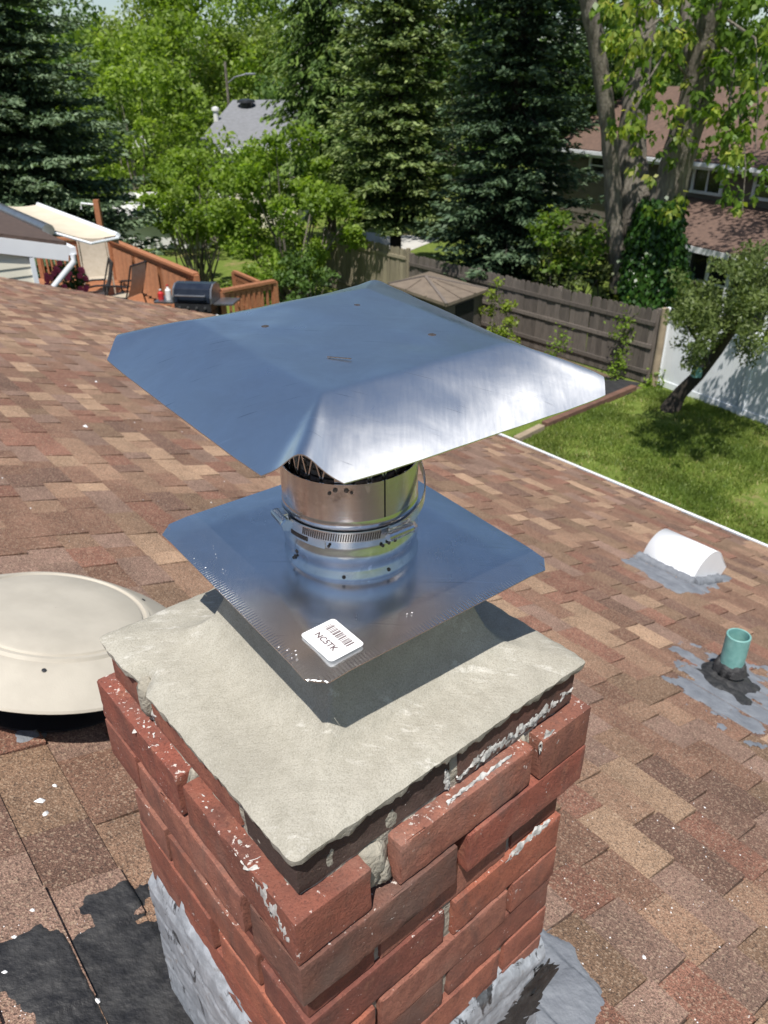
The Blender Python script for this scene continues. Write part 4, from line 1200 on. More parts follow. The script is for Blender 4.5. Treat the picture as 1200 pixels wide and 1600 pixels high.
def leafy(name, label, cat, base, height, crown_r, crown_z0, mat, nclump=60, nleaf=5000, leaf=.14, clump_r=.45, trunk_r=.14, lean=(0, 0), stems=1, group=None, shape=1.0, bark='bark', flat=1.0, seedshift=0, center=None):
    t = thing(name, label, cat, tuple(base), group=group); base = np.array(base)
    cz = (crown_z0+height)/2; ch_ = (height-crown_z0)/2
    cen = base + np.array([lean[0], lean[1], cz])
    D_ = rnd_unit(nclump); rr = rng.uniform(.35, 1.0, nclump)**.5
    D_[:, 2] *= 1
    cl = cen + D_*np.array([crown_r, crown_r, ch_])*rr[:, None]
    rel = (cl[:, 2]-(base[2]+crown_z0))/(2*ch_)
    k = np.clip(1.15 - shape*np.abs(rel-.38), .35, 1.15)[:, None]
    cl[:, :2] = cen[:2] + (cl[:, :2]-cen[:2])*k
    w = rng.uniform(.4, 1.4, nclump); idx = rng.choice(nclump, nleaf, p=w/w.sum())
    cr_ = clump_r*rng.uniform(.6, 1.3, nclump)
    off = rnd_unit(nleaf)*(rng.uniform(0, 1, nleaf)**.45)[:, None]
    C = cl[idx] + off*cr_[idx][:, None]*np.array([1, 1, .72*flat])
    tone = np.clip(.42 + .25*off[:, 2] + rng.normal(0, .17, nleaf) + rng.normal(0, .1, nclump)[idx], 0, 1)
    V, Q = leaf_quads(C, leaf*rng.uniform(.6, 1.3, nleaf), .5, .62)
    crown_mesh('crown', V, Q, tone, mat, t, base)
    tk = MB()
    fork = base + np.array([lean[0]*.35, lean[1]*.35, max(crown_z0*.8, .2)])
    if stems == 1:
        tk.tube([base-[0, 0, .1], base*.5+fork*.5 + rng.normal(0, .04, 3), fork], [trunk_r*1.25, trunk_r, trunk_r*.85], 10)
    starts = [fork] if stems == 1 else [base + np.array([rng.uniform(-.3, .3), rng.uniform(-.2, .2), 0]) for _ in range(stems)]
    tk_b = MB()
    for j, ci in enumerate(rng.choice(nclump, min(nclump, 14 if stems == 1 else 10+stems*2), replace=False)):
        s = starts[j % len(starts)]; e = cl[ci]; m = s*.5+e*.5 + rng.normal(0, .12, 3); m[2] -= .05*np.linalg.norm(e-s)
        tk_b.tube([s, m, e], [trunk_r*.55, trunk_r*.32, trunk_r*.08], 6)
    if stems == 1: tk.build('trunk', M[bark], t, smooth=True)
    tag(tk_b.build('limbs', M[bark], t, smooth=True), kind='stuff')
    return t

# ------------------------------------------------------------------ fences
def picket_fence(name, label, cat, p0, p1, h0, h1, mat, pw=.14, gap=.006, rails=(.35, .9, 1.45), post_every=2.4, toward=None, sag=.02, skip=()):
    p0 = Vector(p0); p1 = Vector(p1); d = (p1-p0); L = d.length; d.normalize(); nrm = Vector((d.y, -d.x, 0))
    if nrm.dot(Vector((0, 0, 0)) - p0) < 0: nrm = -nrm
    t = thing(name, label, cat, tuple(p0))
    n = int(L/(pw+gap)); me_c = {}
    for i in range(n):
        x = (i+.5)*(pw+gap); hh = h0 + (h1-h0)*x/L + random.uniform(-sag, sag)
        key = round(hh, 2)
        if key not in me_c:
            mb = MB(); w = pw/2
            pts = [Vector((-w, 0, .03)), Vector((w, 0, .03)), Vector((w, 0, hh-.05)), Vector((w*.55, 0, hh)), Vector((-w*.55, 0, hh)), Vector((-w, 0, hh-.05))]
            mb.prism(pts, Vector((0, .02, 0))); me = bpy.data.meshes.new('picket'); me.from_pydata(mb.v, [], mb.f); me.materials.append(mat); me_c[key] = me
        o = link('picket', me_c[key], t); o.location = p0 + d*x - p0 - nrm*(.02+random.uniform(0, .008)); o.rotation_euler = (random.uniform(-.012, .012), random.uniform(-.008, .008), math.atan2(d.y, d.x)+random.uniform(-.03, .03))
    for z in rails:
        mb = MB(); mb.bar(p0 + CZ*z + nrm*.012, p1 + CZ*z + nrm*.012, .04, .085); mb.build('rail', mat, t)
    k = max(1, round(L/post_every))
    for i in range(k+1):
        if i in skip: continue
        c = p0 + d*(L*i/k) - nrm*.085; mb = MB(); hp = (h0+(h1-h0)*i/k)+.02; mb.box(c + CZ*hp/2, (.095, .095, hp), (d, nrm, CZ)); mb.build('fence_post', mat, t)
    return t
def g(px, py, z=0.0): return at_z(px, py, z)
Yp = 16.8
fA = at_y(1008, 603, Yp); fA.z = 0
def fence_at(px, py, Y):
    p = at_y(px, py, Y); p.z = 0; return p
fB = fence_at(640, 400, 23.3)
picket_fence('wooden_fence', 'dark weathered board fence with two rails running from the corner post behind the shed', 'fence', fA, fB, 1.66, 1.62, M['fence_old'], rails=(.28, .86, 1.36))
fC = fence_at(505, 378, 26.5)
picket_fence('wooden_fence', 'paler sunlit board fence with thick posts left of the shed roof', 'fence', fB + Vector((-.1, .05, 0)), fC, 1.75, 1.8, M['fence_light'], rails=(.3, 1.5), post_every=2.0)
# stout corner post
cp = thing('fence_corner_post', 'stout pale wooden post where the dark fence meets the white one', 'fence post', tuple(fA + Vector((.12, -.15, 0))))
c_ = fA + Vector((.12, -.15, 0)); mb = MB(); mb.tube([c_, c_ + Vector((.01, 0, .9)), c_ + Vector((0, .01, 1.74))], [.085, .08, .08], 10); mb.build('post', M['timber'], cp, smooth=True, sharp=50)
# white vinyl fence: posts, rails, boards
wA = fA + Vector((.25, .0, 0)); wB = at_z(1290, 700, 0); wd = (wB-wA); wL = wd.length; wd.normalize(); wn = Vector((wd.y, -wd.x, 0)); wn = wn if wn.dot(-wA) > 0 else -wn
wf = thing('vinyl_fence', 'white vinyl privacy fence at the lawn edge behind the leaning tree', 'fence', tuple(wA))
nbd = int(wL/.15)
mb = MB(); mb.box(Vector((0, 0, .78)), (.146, .022, 1.36)); bdm = bpy.data.meshes.new('board'); bdm.from_pydata(mb.v, [], mb.f); bdm.materials.append(M['white_vinyl'])
for i in range(nbd):
    o = link('board', bdm, wf); o.location = wd*((i+.5)*.15); o.rotation_euler = (0, 0, math.atan2(wd.y, wd.x))
for z, h in ((.08, .14), (1.50, .12)):
    mb = MB(); mb.bar(wA+CZ*z+wn*.004, wB+CZ*z+wn*.004, .05, h); mb.build('rail', M['white_vinyl'], wf)
for i in range(int(wL/2.2)+1):
    c = wA + wd*(i*2.2); mb = MB(); mb.box(c+CZ*.83, (.125, .125, 1.66), (wd, wn, CZ)); mb.prism([c+CZ*1.66+wd*a+wn*b for a, b in ((-.075, -.075), (.075, -.075), (.075, .075), (-.075, .075))], CZ*.05); mb.build('fence_post', M['white_vinyl'], wf, bevel=.006)

# ------------------------------------------------------------------ yard: bed, weed mat, timbers
def sheet(name, poly, mat, z, kind='structure', label=None, h=.0):
    mb = MB(); n = len(poly); mb.add([(p[0], p[1], z) for p in poly], [tuple(range(n))]); o = mb.build(name, mat); return tag(o, label, kind=kind)
def g2(pts): return [at_z(px, py, 0) for px, py in pts]
sheet('soil_bed', g2([(1003, 606), (880, 560), (840, 545), (640, 462), (615, 475), (800, 560), (850, 600), (905, 640), (985, 612)]), M['dirt'], .006)
sheet('path', g2([(520, 388), (640, 392), (690, 372), (560, 362)]), M['concrete'], .008)
wm = MB(); 
pl = g2([(930, 588), (1000, 600), (985, 616), (925, 634), (905, 612)])
wm.prism([Vector((p.x, p.y, .012)) for p in pl], Vector((0, 0, .02))); tag(wm.build('weed_mat', M['tarp']), 'black weed mat lying in the soil beside the corner post', 'garden mat')
for nm, lbl, a, b, mt in (('landscape_timber', 'pale landscape timber edging the bed near the eave', (806, 692), (846, 672), 'timber'), ('landscape_timber', 'brown landscape timber along the bed running to the corner post', (850, 668), (990, 610), 'timber_brown')):
    mb = MB(); A_, B_ = g2([a, b]); mb.bar(A_+CZ*.06, B_+CZ*.06, .14, .12); tag(mb.build(nm, M[mt], bevel=.012), lbl, 'edging timber', 'timbers edging the soil bed')
# grass blades on the lawn in view
nbl = 95000
poly_px = [(760, 700), (860, 660), (1000, 612), (1020, 605), (1240, 670), (1260, 900), (1150, 900)]
gp = np.array([[p.x, p.y] for p in g2(poly_px)])
P2 = rng.uniform(gp.min(0), gp.max(0), size=(nbl*2, 2)); P2 = P2[sdist(P2, gp) > 0][:nbl]
hgt = np.array([mnoise.noise(Vector((x*.7, y*.7, 0))) + .5*mnoise.noise(Vector((x*2.7, y*2.7, 4))) for x, y in P2])
keep = hgt + rng.normal(0, .14, len(P2)) < .27; P2 = P2[keep]; hgt = hgt[keep]
n = len(P2); q = rng.uniform(0, 6.28, n); l_ = rng.uniform(.03, .075, n); w_ = .012
dx = np.c_[np.cos(q), np.sin(q)]; base3 = np.c_[P2, np.zeros(n)]
V = np.stack([base3 + np.c_[dx*w_, np.zeros(n)], base3 - np.c_[dx*w_, np.zeros(n)], base3 + np.c_[rng.normal(0, .025, (n, 2)), l_]], axis=1).reshape(-1, 3)
tone = np.clip(.45 + hgt*.5 + rng.normal(0, .2, n), 0, 1)
me = np_mesh('grass', V, np.arange(3*n).reshape(n, 3), tone, tris=True); me.materials.append(L_['blade']); tag(link('grass', me), 'short sunlit lawn grass', 'grass', kind='stuff')

# ------------------------------------------------------------------ shed behind the cap
shp = [at_y(606, 447, 19.6), at_y(697, 491, 17.6), at_y(762, 466, 19.0)]
zr = 1.62
A_, B_, C_ = [Vector((p.x, p.y, zr)) for p in shp]; D_ = A_ + C_ - B_
shed = thing('garden_shed', 'small dark shed with a low brown panelled roof against the fence', 'shed', tuple(Vector(((A_.x+C_.x)/2, (A_.y+C_.y)/2, 0))))
apx = (A_+C_)/2 + CZ*.15 + (A_-B_).normalized()*.5
apx2 = (A_+C_)/2 + CZ*.32 - (A_-B_).normalized()*.0
mb = MB(); low = Vector((0, 0, -.07))
mb.add([A_, B_, C_, D_, apx], [(0, 1, 4), (1, 2, 4), (2, 3, 4), (3, 0, 4)]); mb.add([A_, B_, C_, D_, A_+low, B_+low, C_+low, D_+low], [(0, 4, 5, 1), (1, 5, 6, 2), (2, 6, 7, 3), (3, 7, 4, 0), (4, 7, 6, 5)])
mb.build('roof', M['shed_roof'], shed)
for (p, q) in ((A_, B_), (B_, C_)):
    for f in (.33, .67):
        e = p.lerp(q, f); s = MB(); s.bar(e+CZ*.012, e.lerp(apx, .9*(1-abs(f-.5)))+CZ*.012, .05, .022); s.build('roof_seam', M['shed_roof'], shed)
for e in (A_, B_, C_): s = MB(); s.bar(e+CZ*.01, apx+CZ*.012, .07, .022); s.build('roof_ridge', M['fence_old'], shed)
mb = MB(); ins = [p.lerp((A_+C_)/2, .1) for p in (A_, B_, C_, D_)]
mb.add([Vector((p.x, p.y, 0)) for p in ins] + [Vector((p.x, p.y, zr-.05)) for p in ins], [(i, (i+1) % 4, (i+1) % 4+4, i+4) for i in range(4)]); mb.build('wall', M['fence_old'], shed)
mb = MB(); m_ = (ins[1]+ins[2])/2; dd = (ins[2]-ins[1]).normalized(); nn_ = Vector((dd.y, -dd.x, 0)); mb.box(Vector((m_.x, m_.y, .75))+nn_*.012, (.75, .03, 1.4), (dd, nn_, CZ)); mb.build('door', M['dark'], shed)

# ------------------------------------------------------------------ deck at the left
ZF = 1.65                                     # deck floor height
def dk_(px, py, Y, z=None):
    p = at_y(px, py, Y); 
    if z is not None: p.z = z
    return p
r0 = dk_(60, 396, 20.2); r1 = dk_(172, 374, 20.0); r2 = dk_(306, 428, 16.0)
ZR = r1.z
deck = thing('wooden_deck', 'raised cedar coloured deck beside the neighbouring house', 'deck', (r1.x, r1.y, 0))
for p in (r0, r1, r2): p.z = ZR
fl_ = [r0 + Vector((-3, 0, 0)), r1 + Vector((.1, .1, 0)), r2 + Vector((.1, -.1, 0)), dk_(345, 455, 14.6), dk_(100, 500, 12.5), dk_(-120, 500, 12.5)]
fl_ = [Vector((p.x, p.y, ZF)) for p in fl_]
mb = MB(); mb.prism([p - CZ*.22 for p in fl_], CZ*.18); mb.build('deck_frame', M['cedar'], deck)
# deck boards running left-right
yb = min(p.y for p in fl_); yt = max(p.y for p in fl_); poly2 = np.array([[p.x, p.y] for p in fl_])
y = yb+.07
while y < yt:
    xs_ = []
    for i in range(len(fl_)):
        a, b = fl_[i], fl_[(i+1) % len(fl_)]
        if (a.y > y) != (b.y > y): xs_.append(a.x + (y-a.y)/(b.y-a.y)*(b.x-a.x))
    if len(xs_) >= 2:
        s = MB(); s.box(((min(xs_)+max(xs_))/2, y, ZF-.018), (max(xs_)-min(xs_), .132, .03)); s.build('deck_board', M['cedar'], deck)
    y += .14
def railing(a, b, cap_w=.14, bal=.115, post_end=True, hgt=None, thick=.06):
    a = Vector(a); b = Vector(b); zt = a.z; zb = ZF
    d = (b-a); d.z = 0; L = d.length; d.normalize(); n = Vector((d.y, -d.x, 0))
    s = MB(); s.bar(a, b, cap_w, thick); s.build('top_rail', M['cedar'], deck, bevel=.008)
    s = MB(); s.bar(a-CZ*.10, b-CZ*.10, .04, .09); s.build('upper_rail', M['cedar'], deck)
    s = MB(); s.bar(Vector((a.x, a.y, zb+.09)), Vector((b.x, b.y, zb+.09)), .04, .09); s.build('lower_rail', M['cedar'], deck)
    k = int(L/bal)
    for i in range(k):
        c = a + d*((i+.5)*L/k); s = MB(); s.box((c.x, c.y, (zt+zb)/2-.02), (.04, .04, zt-zb-.12), (d, n, CZ)); s.build('baluster', M['cedar'], deck)
    for c in (a, b):
        s = MB(); s.box((c.x, c.y, (zt+zb-.3)/2+.0), (.1, .1, zt-zb+.3-.02), (d, n, CZ)); s.build('railing_post', M['cedar'], deck)
railing(r0, r1); railing(r1, r2)
c1_ = dk_(345, 456, 14.6); c2_ = dk_(428, 438, 15.4); c1_.z = c2_.z = (c1_.z+c2_.z)/2
railing(c1_, c2_)
l1 = dk_(366, 424, 17.2); l2 = dk_(404, 441, 16.2); l1.z = l2.z = (l1.z+l2.z)/2
railing(l1, l2, .08)
# draped cloths along the long railing
for i in range(3):
    a = r1.lerp(r2, .06+.3*i); b = r1.lerp(r2, .06+.3*i+.26); d = (b-a).normalized(); n = Vector((d.y, -d.x, 0)); n = n if n.dot(-a) > 0 else -n
    mb = MB(); nu = 26
    for r in range(5):
        z = ZR - .14 - r*.19; pin = 1 - .10*r/4*math.sin(i+1)
        for q in range(nu+1):
            f = q/nu; p = a.lerp(b, .5+(f-.5)*pin) + n*(.075+.03*math.sin(f*26+i*2+r*.35)*(0.4+.25*r)); mb.v.append((p.x, p.y, z))
    for r in range(4):
        for q in range(nu): k = r*(nu+1)+q; mb.f.append((k, k+1, k+nu+2, k+nu+1))
    o = mb.build('draped_cloth', M['cloth_tan'], None, smooth=True, sharp=80); tag(o, ('terracotta cloth hung on the deck railing nearest its far corner', 'terracotta cloth hung midway along the deck railing', 'terracotta cloth hung on the deck railing by its near end post')[i], 'cloth', 'cloths hung on the deck railing'); 
# chairs
def sling_chair(label, pos_, rz, fabric, frame, back_h=.75, w=.56, scale=1.0, name='patio_chair'):
    t = thing(name, label, 'chair', tuple(pos_), rz, 'chairs on the deck'); s_ = scale
    def V_(x, y, z): return (x*s_, y*s_, z*s_)
    s = MB(); k = 8
    for i in range(k+1):
        f = i/k; y = .25 - .48*f; z = .43 - .03*math.sin(f*3.1)
        for x in (-w/2+.03, w/2-.03): s.v.append(V_(x, y, z))
    for i in range(k): s.f.append((2*i, 2*i+1, 2*i+3, 2*i+2))
    s.build('seat', M[fabric], t, True, True)
    s = MB()
    for i in range(k+1):
        f = i/k; y = -.23 - .22*f; z = .43 + back_h*f - .02*math.sin(f*3.1)
        for x in (-w/2+.03, w/2-.03): s.v.append(V_(x, y - .04*math.sin(f*3.1), z))
    for i in range(k): s.f.append((2*i, 2*i+1, 2*i+3, 2*i+2))
    s.build('backrest', M[fabric], t, True, True)
    for x in (-w/2, w/2):
        s = MB(); s.tube([V_(x, .25, .43), V_(x, -.23, .43), V_(x, -.45, .43+back_h)], .018*s_, 8); s.build('side_rail', M[frame], t, True, True)
        s = MB(); s.tube([V_(x, -.30, .66), V_(x, -.05, .67), V_(x, .24, .64), V_(x, .28, .55)], .02*s_, 8); s.build('armrest', M[frame], t, True, True)
        for y0, y1 in ((.27, .30), (-.25, -.36)):
            s = MB(); s.tube([V_(x, y0, .56 if y0 > 0 else .43), V_(x, y1, .0)], .016*s_, 8); s.build('leg', M[frame], t, True, True)
    s = MB(); s.tube([V_(-w/2, -.45, .43+back_h), V_(w/2, -.45, .43+back_h)], .018*s_, 8); s.build('top_bar', M[frame], t, True, True)
    return t
def deck_pt(px, py): return at_z(px, py, ZF)
p = dk_(160, 470, 18.2, ZF); sling_chair('high backed tan sling chair in the far deck corner', p, R_(200), 'sling_tan', 'sling_tan', 1.0, .62)
p = dk_(148, 470, 16.6, ZF); sling_chair('dark brown sling chair standing before the high tan one', p, R_(115), 'sling_dark', 'black_metal', .66, .58)
p = dk_(197, 470, 16.6, ZF); sling_chair('small tan folding chair right of the dark chair', p, R_(70), 'sling_tan', 'black_metal', .66, .54)
# small bench-like step and bottles by the grill
p = dk_(228, 468, 15.6, ZF); st_ = thing('deck_step', 'low cedar step box on the deck beside the grill', 'step', tuple(p), R_(10)); s = MB(); s.box((0, 0, .30), (.9, .42, .05)); s.build('tread', M['cedar'], st_, local=True); 
for x in (-.4, .4): s = MB(); s.box((x, 0, .14), (.06, .36, .27)); s.build('side_panel', M['cedar'], st_, local=True)
# grill
gp_ = dk_(312, 500, 14.4, ZF); grill = thing('gas_grill', 'dark blue lidded gas grill at the near end of the deck', 'grill', tuple(gp_), R_(-8))
s = MB(); pr = [(-.27, 0), (-.27, .10), (-.22, .24), (-.10, .31), (.08, .31), (.2, .25), (.27, .10), (.27, 0)]
s.prism([(-.33, y, .86+z) for y, z in pr], (.66, 0, 0)); s.build('lid', M['navy'], grill, local=True, bevel=.012)
for x in (-.36, .34): s = MB(); s.prism([(x, y*1.03, .85+z*1.03) for y, z in pr], (.03, 0, 0)); s.build('lid_end', M['grey_metal'], grill, local=True)
s = MB(); s.tube([(-.28, -.33, 1.0), (.28, -.33, 1.0)], .016, 8); s.bar((-.25, -.33, 1.0), (-.25, -.25, 1.0), .02, .02); s.bar((.25, -.33, 1.0), (.25, -.25, 1.0), .02, .02); s.build('handle', M['grey_metal'], grill, local=True)
s = MB(); s.box((0, 0, .78), (.68, .54, .14)); s.build('firebox', M['black_metal'], grill, local=True)
s = MB(); s.box((0, 0, .38), (.66, .5, .62)); s.build('cabinet', M['black_metal'], grill, local=True)
for x in (-.56, .56): s = MB(); s.box((x, 0, .84), (.36, .46, .035)); s.build('side_shelf', M['grey_metal'], grill, local=True, bevel=.005)
for i in range(4): s = MB(); s.lathe((-.24+.16*i, -.285, .78), [(.024, 0), (.02, .02)], 10, (Vector((1, 0, 0)), CZ, Vector((0, -1, 0))), True); s.build('knob', M['grey_metal'], grill, local=True)
for x in (-.3, .3):
    for y in (-.22, .22): s = MB(); s.lathe((x, y, .0), [(.03, 0), (.035, .03), (.03, .07)], 10, None, True, True); s.build('caster', M['black_metal'], grill, local=True)
for lbl, dx, col, hh in (('red plastic bottle on the left shelf of the grill', -.66, 'red', .18), ('white plastic bottle on the left shelf of the grill', -.52, 'white_p', .26)):
    o = thing('bottle', lbl, 'bottle', tuple(Vector(gp_) + Vector((dx, .02, .858)))); s = MB(); s.lathe((0, 0, 0), [(.05, 0), (.055, .02), (.055, hh*.65), (.02, hh*.8), (.018, hh*.92)], 14, None, True, True); s.build('body', M[col], o, True, True); s = MB(); s.lathe((0, 0, hh*.92), [(.022, 0), (.022, hh*.1)], 12, None, True, True); s.build('cap', M['white_p' if col == 'red' else 'red'], o, True, True)
# flower pot
fp = dk_(112, 470, 16.2, ZF); pot = thing('flower_planter', 'pot of bright pink flowers beside the downspout', 'planter', tuple(fp))
s = MB(); s.lathe((0, 0, 0), [(.16, 0), (.24, .42), (.26, .44), (.22, .44), (.2, .38)], 20, None, False, True); s.build('pot', M['sling_dark'], pot, True, True)
nl = 900; off = rnd_unit(nl)*rng.uniform(.2, 1, nl)[:, None]**.5; C = np.array([0, 0, .78]) + off*np.array([.40, .40, .36]); V, Q = leaf_quads(C, .09, .4); me = np_mesh('foliage', V, Q, np.clip(.4+rng.normal(0, .2, nl), 0, 1)); me.materials.append(L_['ivy']); link('foliage', me, pot)
s = MB()
for i in range(34):
    d = rnd_unit(1)[0]; d[1] = -abs(d[1]); c = np.array([0, 0, .80]) + d*np.array([.42, .42, .36])
    for j in range(5):
        q = 2*math.pi*j/5; s.box(Vector(c)+Vector((math.cos(q)*.03, random.uniform(-.01, .01), math.sin(q)*.03)), (.05, .02, .05))
tag(s.build('blossoms', M['pink'], pot, local=True), kind='stuff')

# ------------------------------------------------------------------ neighbouring house at the left with awning
nh = thing('neighbour_house', 'cream sided house with brown roof and white fascia at the left edge', 'house', (-6.0, 11.4, 0))
e1 = at_y(104, 384, 11.2)
evd = at_z(0, 335, e1.z) - e1; evd.normalize()                     # eave runs away from the camera
edh = Vector((-evd.y, evd.x, 0)); edh = edh if edh.x > 0 else -edh
en = -evd
e0 = e1 - edh*3.4 + CZ*.80
ed = (e1-e0).normalized()
bk = evd*5.0
rup = ed.cross(en).normalized(); rup = rup if rup.z > 0 else -rup
s = MB(); s.prism([e0, e1, e1+bk, e0+bk], rup*.05); s.build('roof', M['roof_dark'], nh)
s = MB(); s.bar(e0 - CZ*.10 + en*.016, e1 - CZ*.10 + en*.016, .03, .2); s.build('rake_fascia', M['white_vinyl'], nh)
s = MB(); s.bar(e1 + ed*.055 + en*.03 - CZ*.06, e1 + ed*.055 + bk - CZ*.06, .11, .1); s.build('gutter', M['white_vinyl'], nh)
w0 = e0 - en*.03; w1 = e1 - en*.03 - edh*.52
slope_z = ed.z/Vector((ed.x, ed.y)).length
wz1 = e1.z - .02 - .52*slope_z; wz0 = e0.z - .02
bb_ = bk*.98
s = MB(); s.add([Vector((w0.x, w0.y, 0)), Vector((w1.x, w1.y, 0)), Vector((w1.x, w1.y, wz1)), Vector((w0.x, w0.y, wz0)), Vector((w1.x+bb_.x, w1.y+bb_.y, 0)), Vector((w1.x+bb_.x, w1.y+bb_.y, wz1))], [(0, 1, 2, 3), (1, 4, 5, 2)]); s.build('wall', M['siding'], nh)
s = MB(); s.add([e1 + bk*0 - CZ*.2 - en*.02, w1 + CZ*(wz1-w1.z-.2) , w1 + CZ*(wz1-w1.z), e1 - CZ*.02 - en*.02], [(0, 1, 2, 3)]); s.build('eave_return', M['white_vinyl'], nh)
for i in range(16):
    z = wz1 - .26 - i*.115; a = w0 + en*.006; bq = w1 + en*.006
    pr = [Vector((0, 0, .058)), Vector((en.x*.004, en.y*.004, .058)), Vector((en.x*.02, en.y*.02, -.055)), Vector((0, 0, -.055))]
    s = MB(); s.prism([Vector((a.x, a.y, z))+p for p in pr], Vector((bq.x-a.x, bq.y-a.y, 0))); s.build('siding_board', M['siding'], nh)
s = MB(); s.bar(Vector((w1.x, w1.y, 0))+en*.02+edh*.03, Vector((w1.x, w1.y, wz1-.2))+en*.02+edh*.03, .08, .06, edh); s.build('corner_trim', M['white_vinyl'], nh)
dtop = e1 + ed*.055 + en*.02 - CZ*.1
d1 = dtop - CZ*.10; d2 = Vector((w1.x, w1.y, d1.z-.42)) + edh*.10 + en*.03; d3 = Vector((d2.x, d2.y, .2))
s = MB(); s.tube([dtop, d1, d2, d3], .042, 8); s.build('downspout', M['white_vinyl'], nh, smooth=True, sharp=60)
s = MB(); c = Vector((w1.x, w1.y, ZF+.95)) + evd*1.3 + edh*.03; s.box(c, (.05, 1.6, 1.9), (edh, evd, CZ)); s.build('patio_door', M['glass'], nh)
# awning
aw = thing('awning', 'cream retractable awning stretched over the deck from the left house', 'awning', (-5.2, 13, 0))
P1 = e1 + evd*1.25 + edh*.1 + CZ*.08; P4 = P1 + evd*4.4
P2 = P1 + edh*1.05 - CZ*.22; P3 = P2 + evd*4.4
s = MB(); nu, nv = 14, 10
for i in range(nu+1):
    for j in range(nv+1):
        f, h = i/nu, j/nv; p = P1.lerp(P2, f).lerp(P4.lerp(P3, f), h); p = p - CZ*(.10*math.sin(math.pi*f)) ; s.v.append(tuple(p))
for i in range(nu):
    for j in range(nv): a = i*(nv+1)+j; s.f.append((a, a+1, a+nv+2, a+nv+1))
o = s.build('canopy', M['awning'], aw, smooth=True); 
s = MB(); s.tube([P2, P3], .04, 8); s.build('front_bar', M['white_vinyl'], aw, smooth=True, sharp=50)
vl = MB(); vl.add([P2, P3, P3-CZ*.14, P2-CZ*.14], [(0, 1, 2, 3)]); vl.build('valance', M['awning'], aw)
s = MB(); s.tube([P1 + (P1-P4).normalized()*.1 - CZ*.03, P4 - CZ*.03], .09, 10); s.build('roller_case', M['grey_metal'], aw, smooth=True, sharp=50)
s = MB(); s.bar(P1-CZ*.10 - (P2-P1).normalized()*.12, P4-CZ*.10- (P2-P1).normalized()*.12, .1, .04); s.build('mounting_rail', M['grey_metal'], aw)
for a, b in ((P1, P2), (P4, P3)):
    s = MB(); m = a.lerp(b, .5) - CZ*.14 + (b-a).normalized().cross(CZ)*.3; s.tube([a-CZ*.05, m, b-CZ*.04], .022, 6); s.build('folding_arm', M['white_vinyl'], aw)
# post with bracket behind the awning
pp = at_y(150, 312, 20.6); po = thing('bracket_post', 'brown wooden post with a short white bracket behind the awning', 'post', (pp.x, pp.y, 0))
s = MB(); s.box((pp.x, pp.y, pp.z/2), (.13, .13, pp.z)); s.build('post', M['cedar'], po)
s = MB(); s.tube([Vector((pp.x, pp.y, pp.z-.12)), Vector((pp.x-.38, pp.y, pp.z-.08)), Vector((pp.x-.4, pp.y, pp.z-.22))], .022, 8); s.build('bracket', M['white_vinyl'], po, smooth=True)

# ------------------------------------------------------------------ right-hand neighbour: two-storey house
hA = at_y(862, 230, 33.5); hB = at_y(1194, 266, 24.6)
zE = (hA.z+hB.z)/2; hA.z = hB.z = zE
hd_ = (hB-hA); hd_.normalize(); hn = Vector((hd_.y, -hd_.x, 0)); hn = hn if hn.dot(-hA) > 0 else -hn
hB2 = hB + hd_*4
bh = thing('two_storey_house', 'taupe two storey house with brown roof and screened porch behind the maple', 'house', (hB.x, hB.y, 0))
W0, W1 = hA - hn*.45, hB2 - hn*.45
s = MB(); dp = 8.0
q = [Vector((W0.x, W0.y, 0)), Vector((W1.x, W1.y, 0)), Vector((W1.x-hn.x*dp, W1.y-hn.y*dp, 0)), Vector((W0.x-hn.x*dp, W0.y-hn.y*dp, 0))]
s.add(q + [p + CZ*(zE-.05) for p in q], [(i, (i+1) % 4, (i+1) % 4+4, i+4) for i in range(4)])
gl = (q[0]+q[3])/2 + CZ*(zE+1.75); gr_ = (q[1]+q[2])/2 + CZ*(zE+1.75)
s.add([q[0]+CZ*(zE-.05), q[3]+CZ*(zE-.05), gl, q[1]+CZ*(zE-.05), q[2]+CZ*(zE-.05), gr_], [(0, 1, 2), (3, 4, 5)])
s.build('wall', M['siding_tan'], bh)
R0, R1 = hA - hd_*.4, hB2; ri0 = R0 - hn*(dp/2+.45) + CZ*2.0; ri1 = R1 - hn*(dp/2+.45) + CZ*2.0; bk0 = R0 - hn*(dp+.9); bk1 = R1 - hn*(dp+.9)
s = MB(); s.prism([R0, R1, ri1, ri0], CZ*.07); s.prism([bk0, bk1, ri1, ri0], CZ*.07); s.build('roof', M['roof_brown'], bh)
s = MB(); s.bar(R0 - CZ*.09 + hn*.01, R1 - CZ*.09 + hn*.01, .03, .17); s.build('fascia', M['white_vinyl'], bh)
s = MB(); s.bar(R0 - CZ*.03 + hn*.08, R1 - CZ*.03 + hn*.08, .12, .11); s.build('gutter', M['white_vinyl'], bh)
def wall_pt(px, py):
    return at_plane(px, py, W0 + hn*.02, hn)
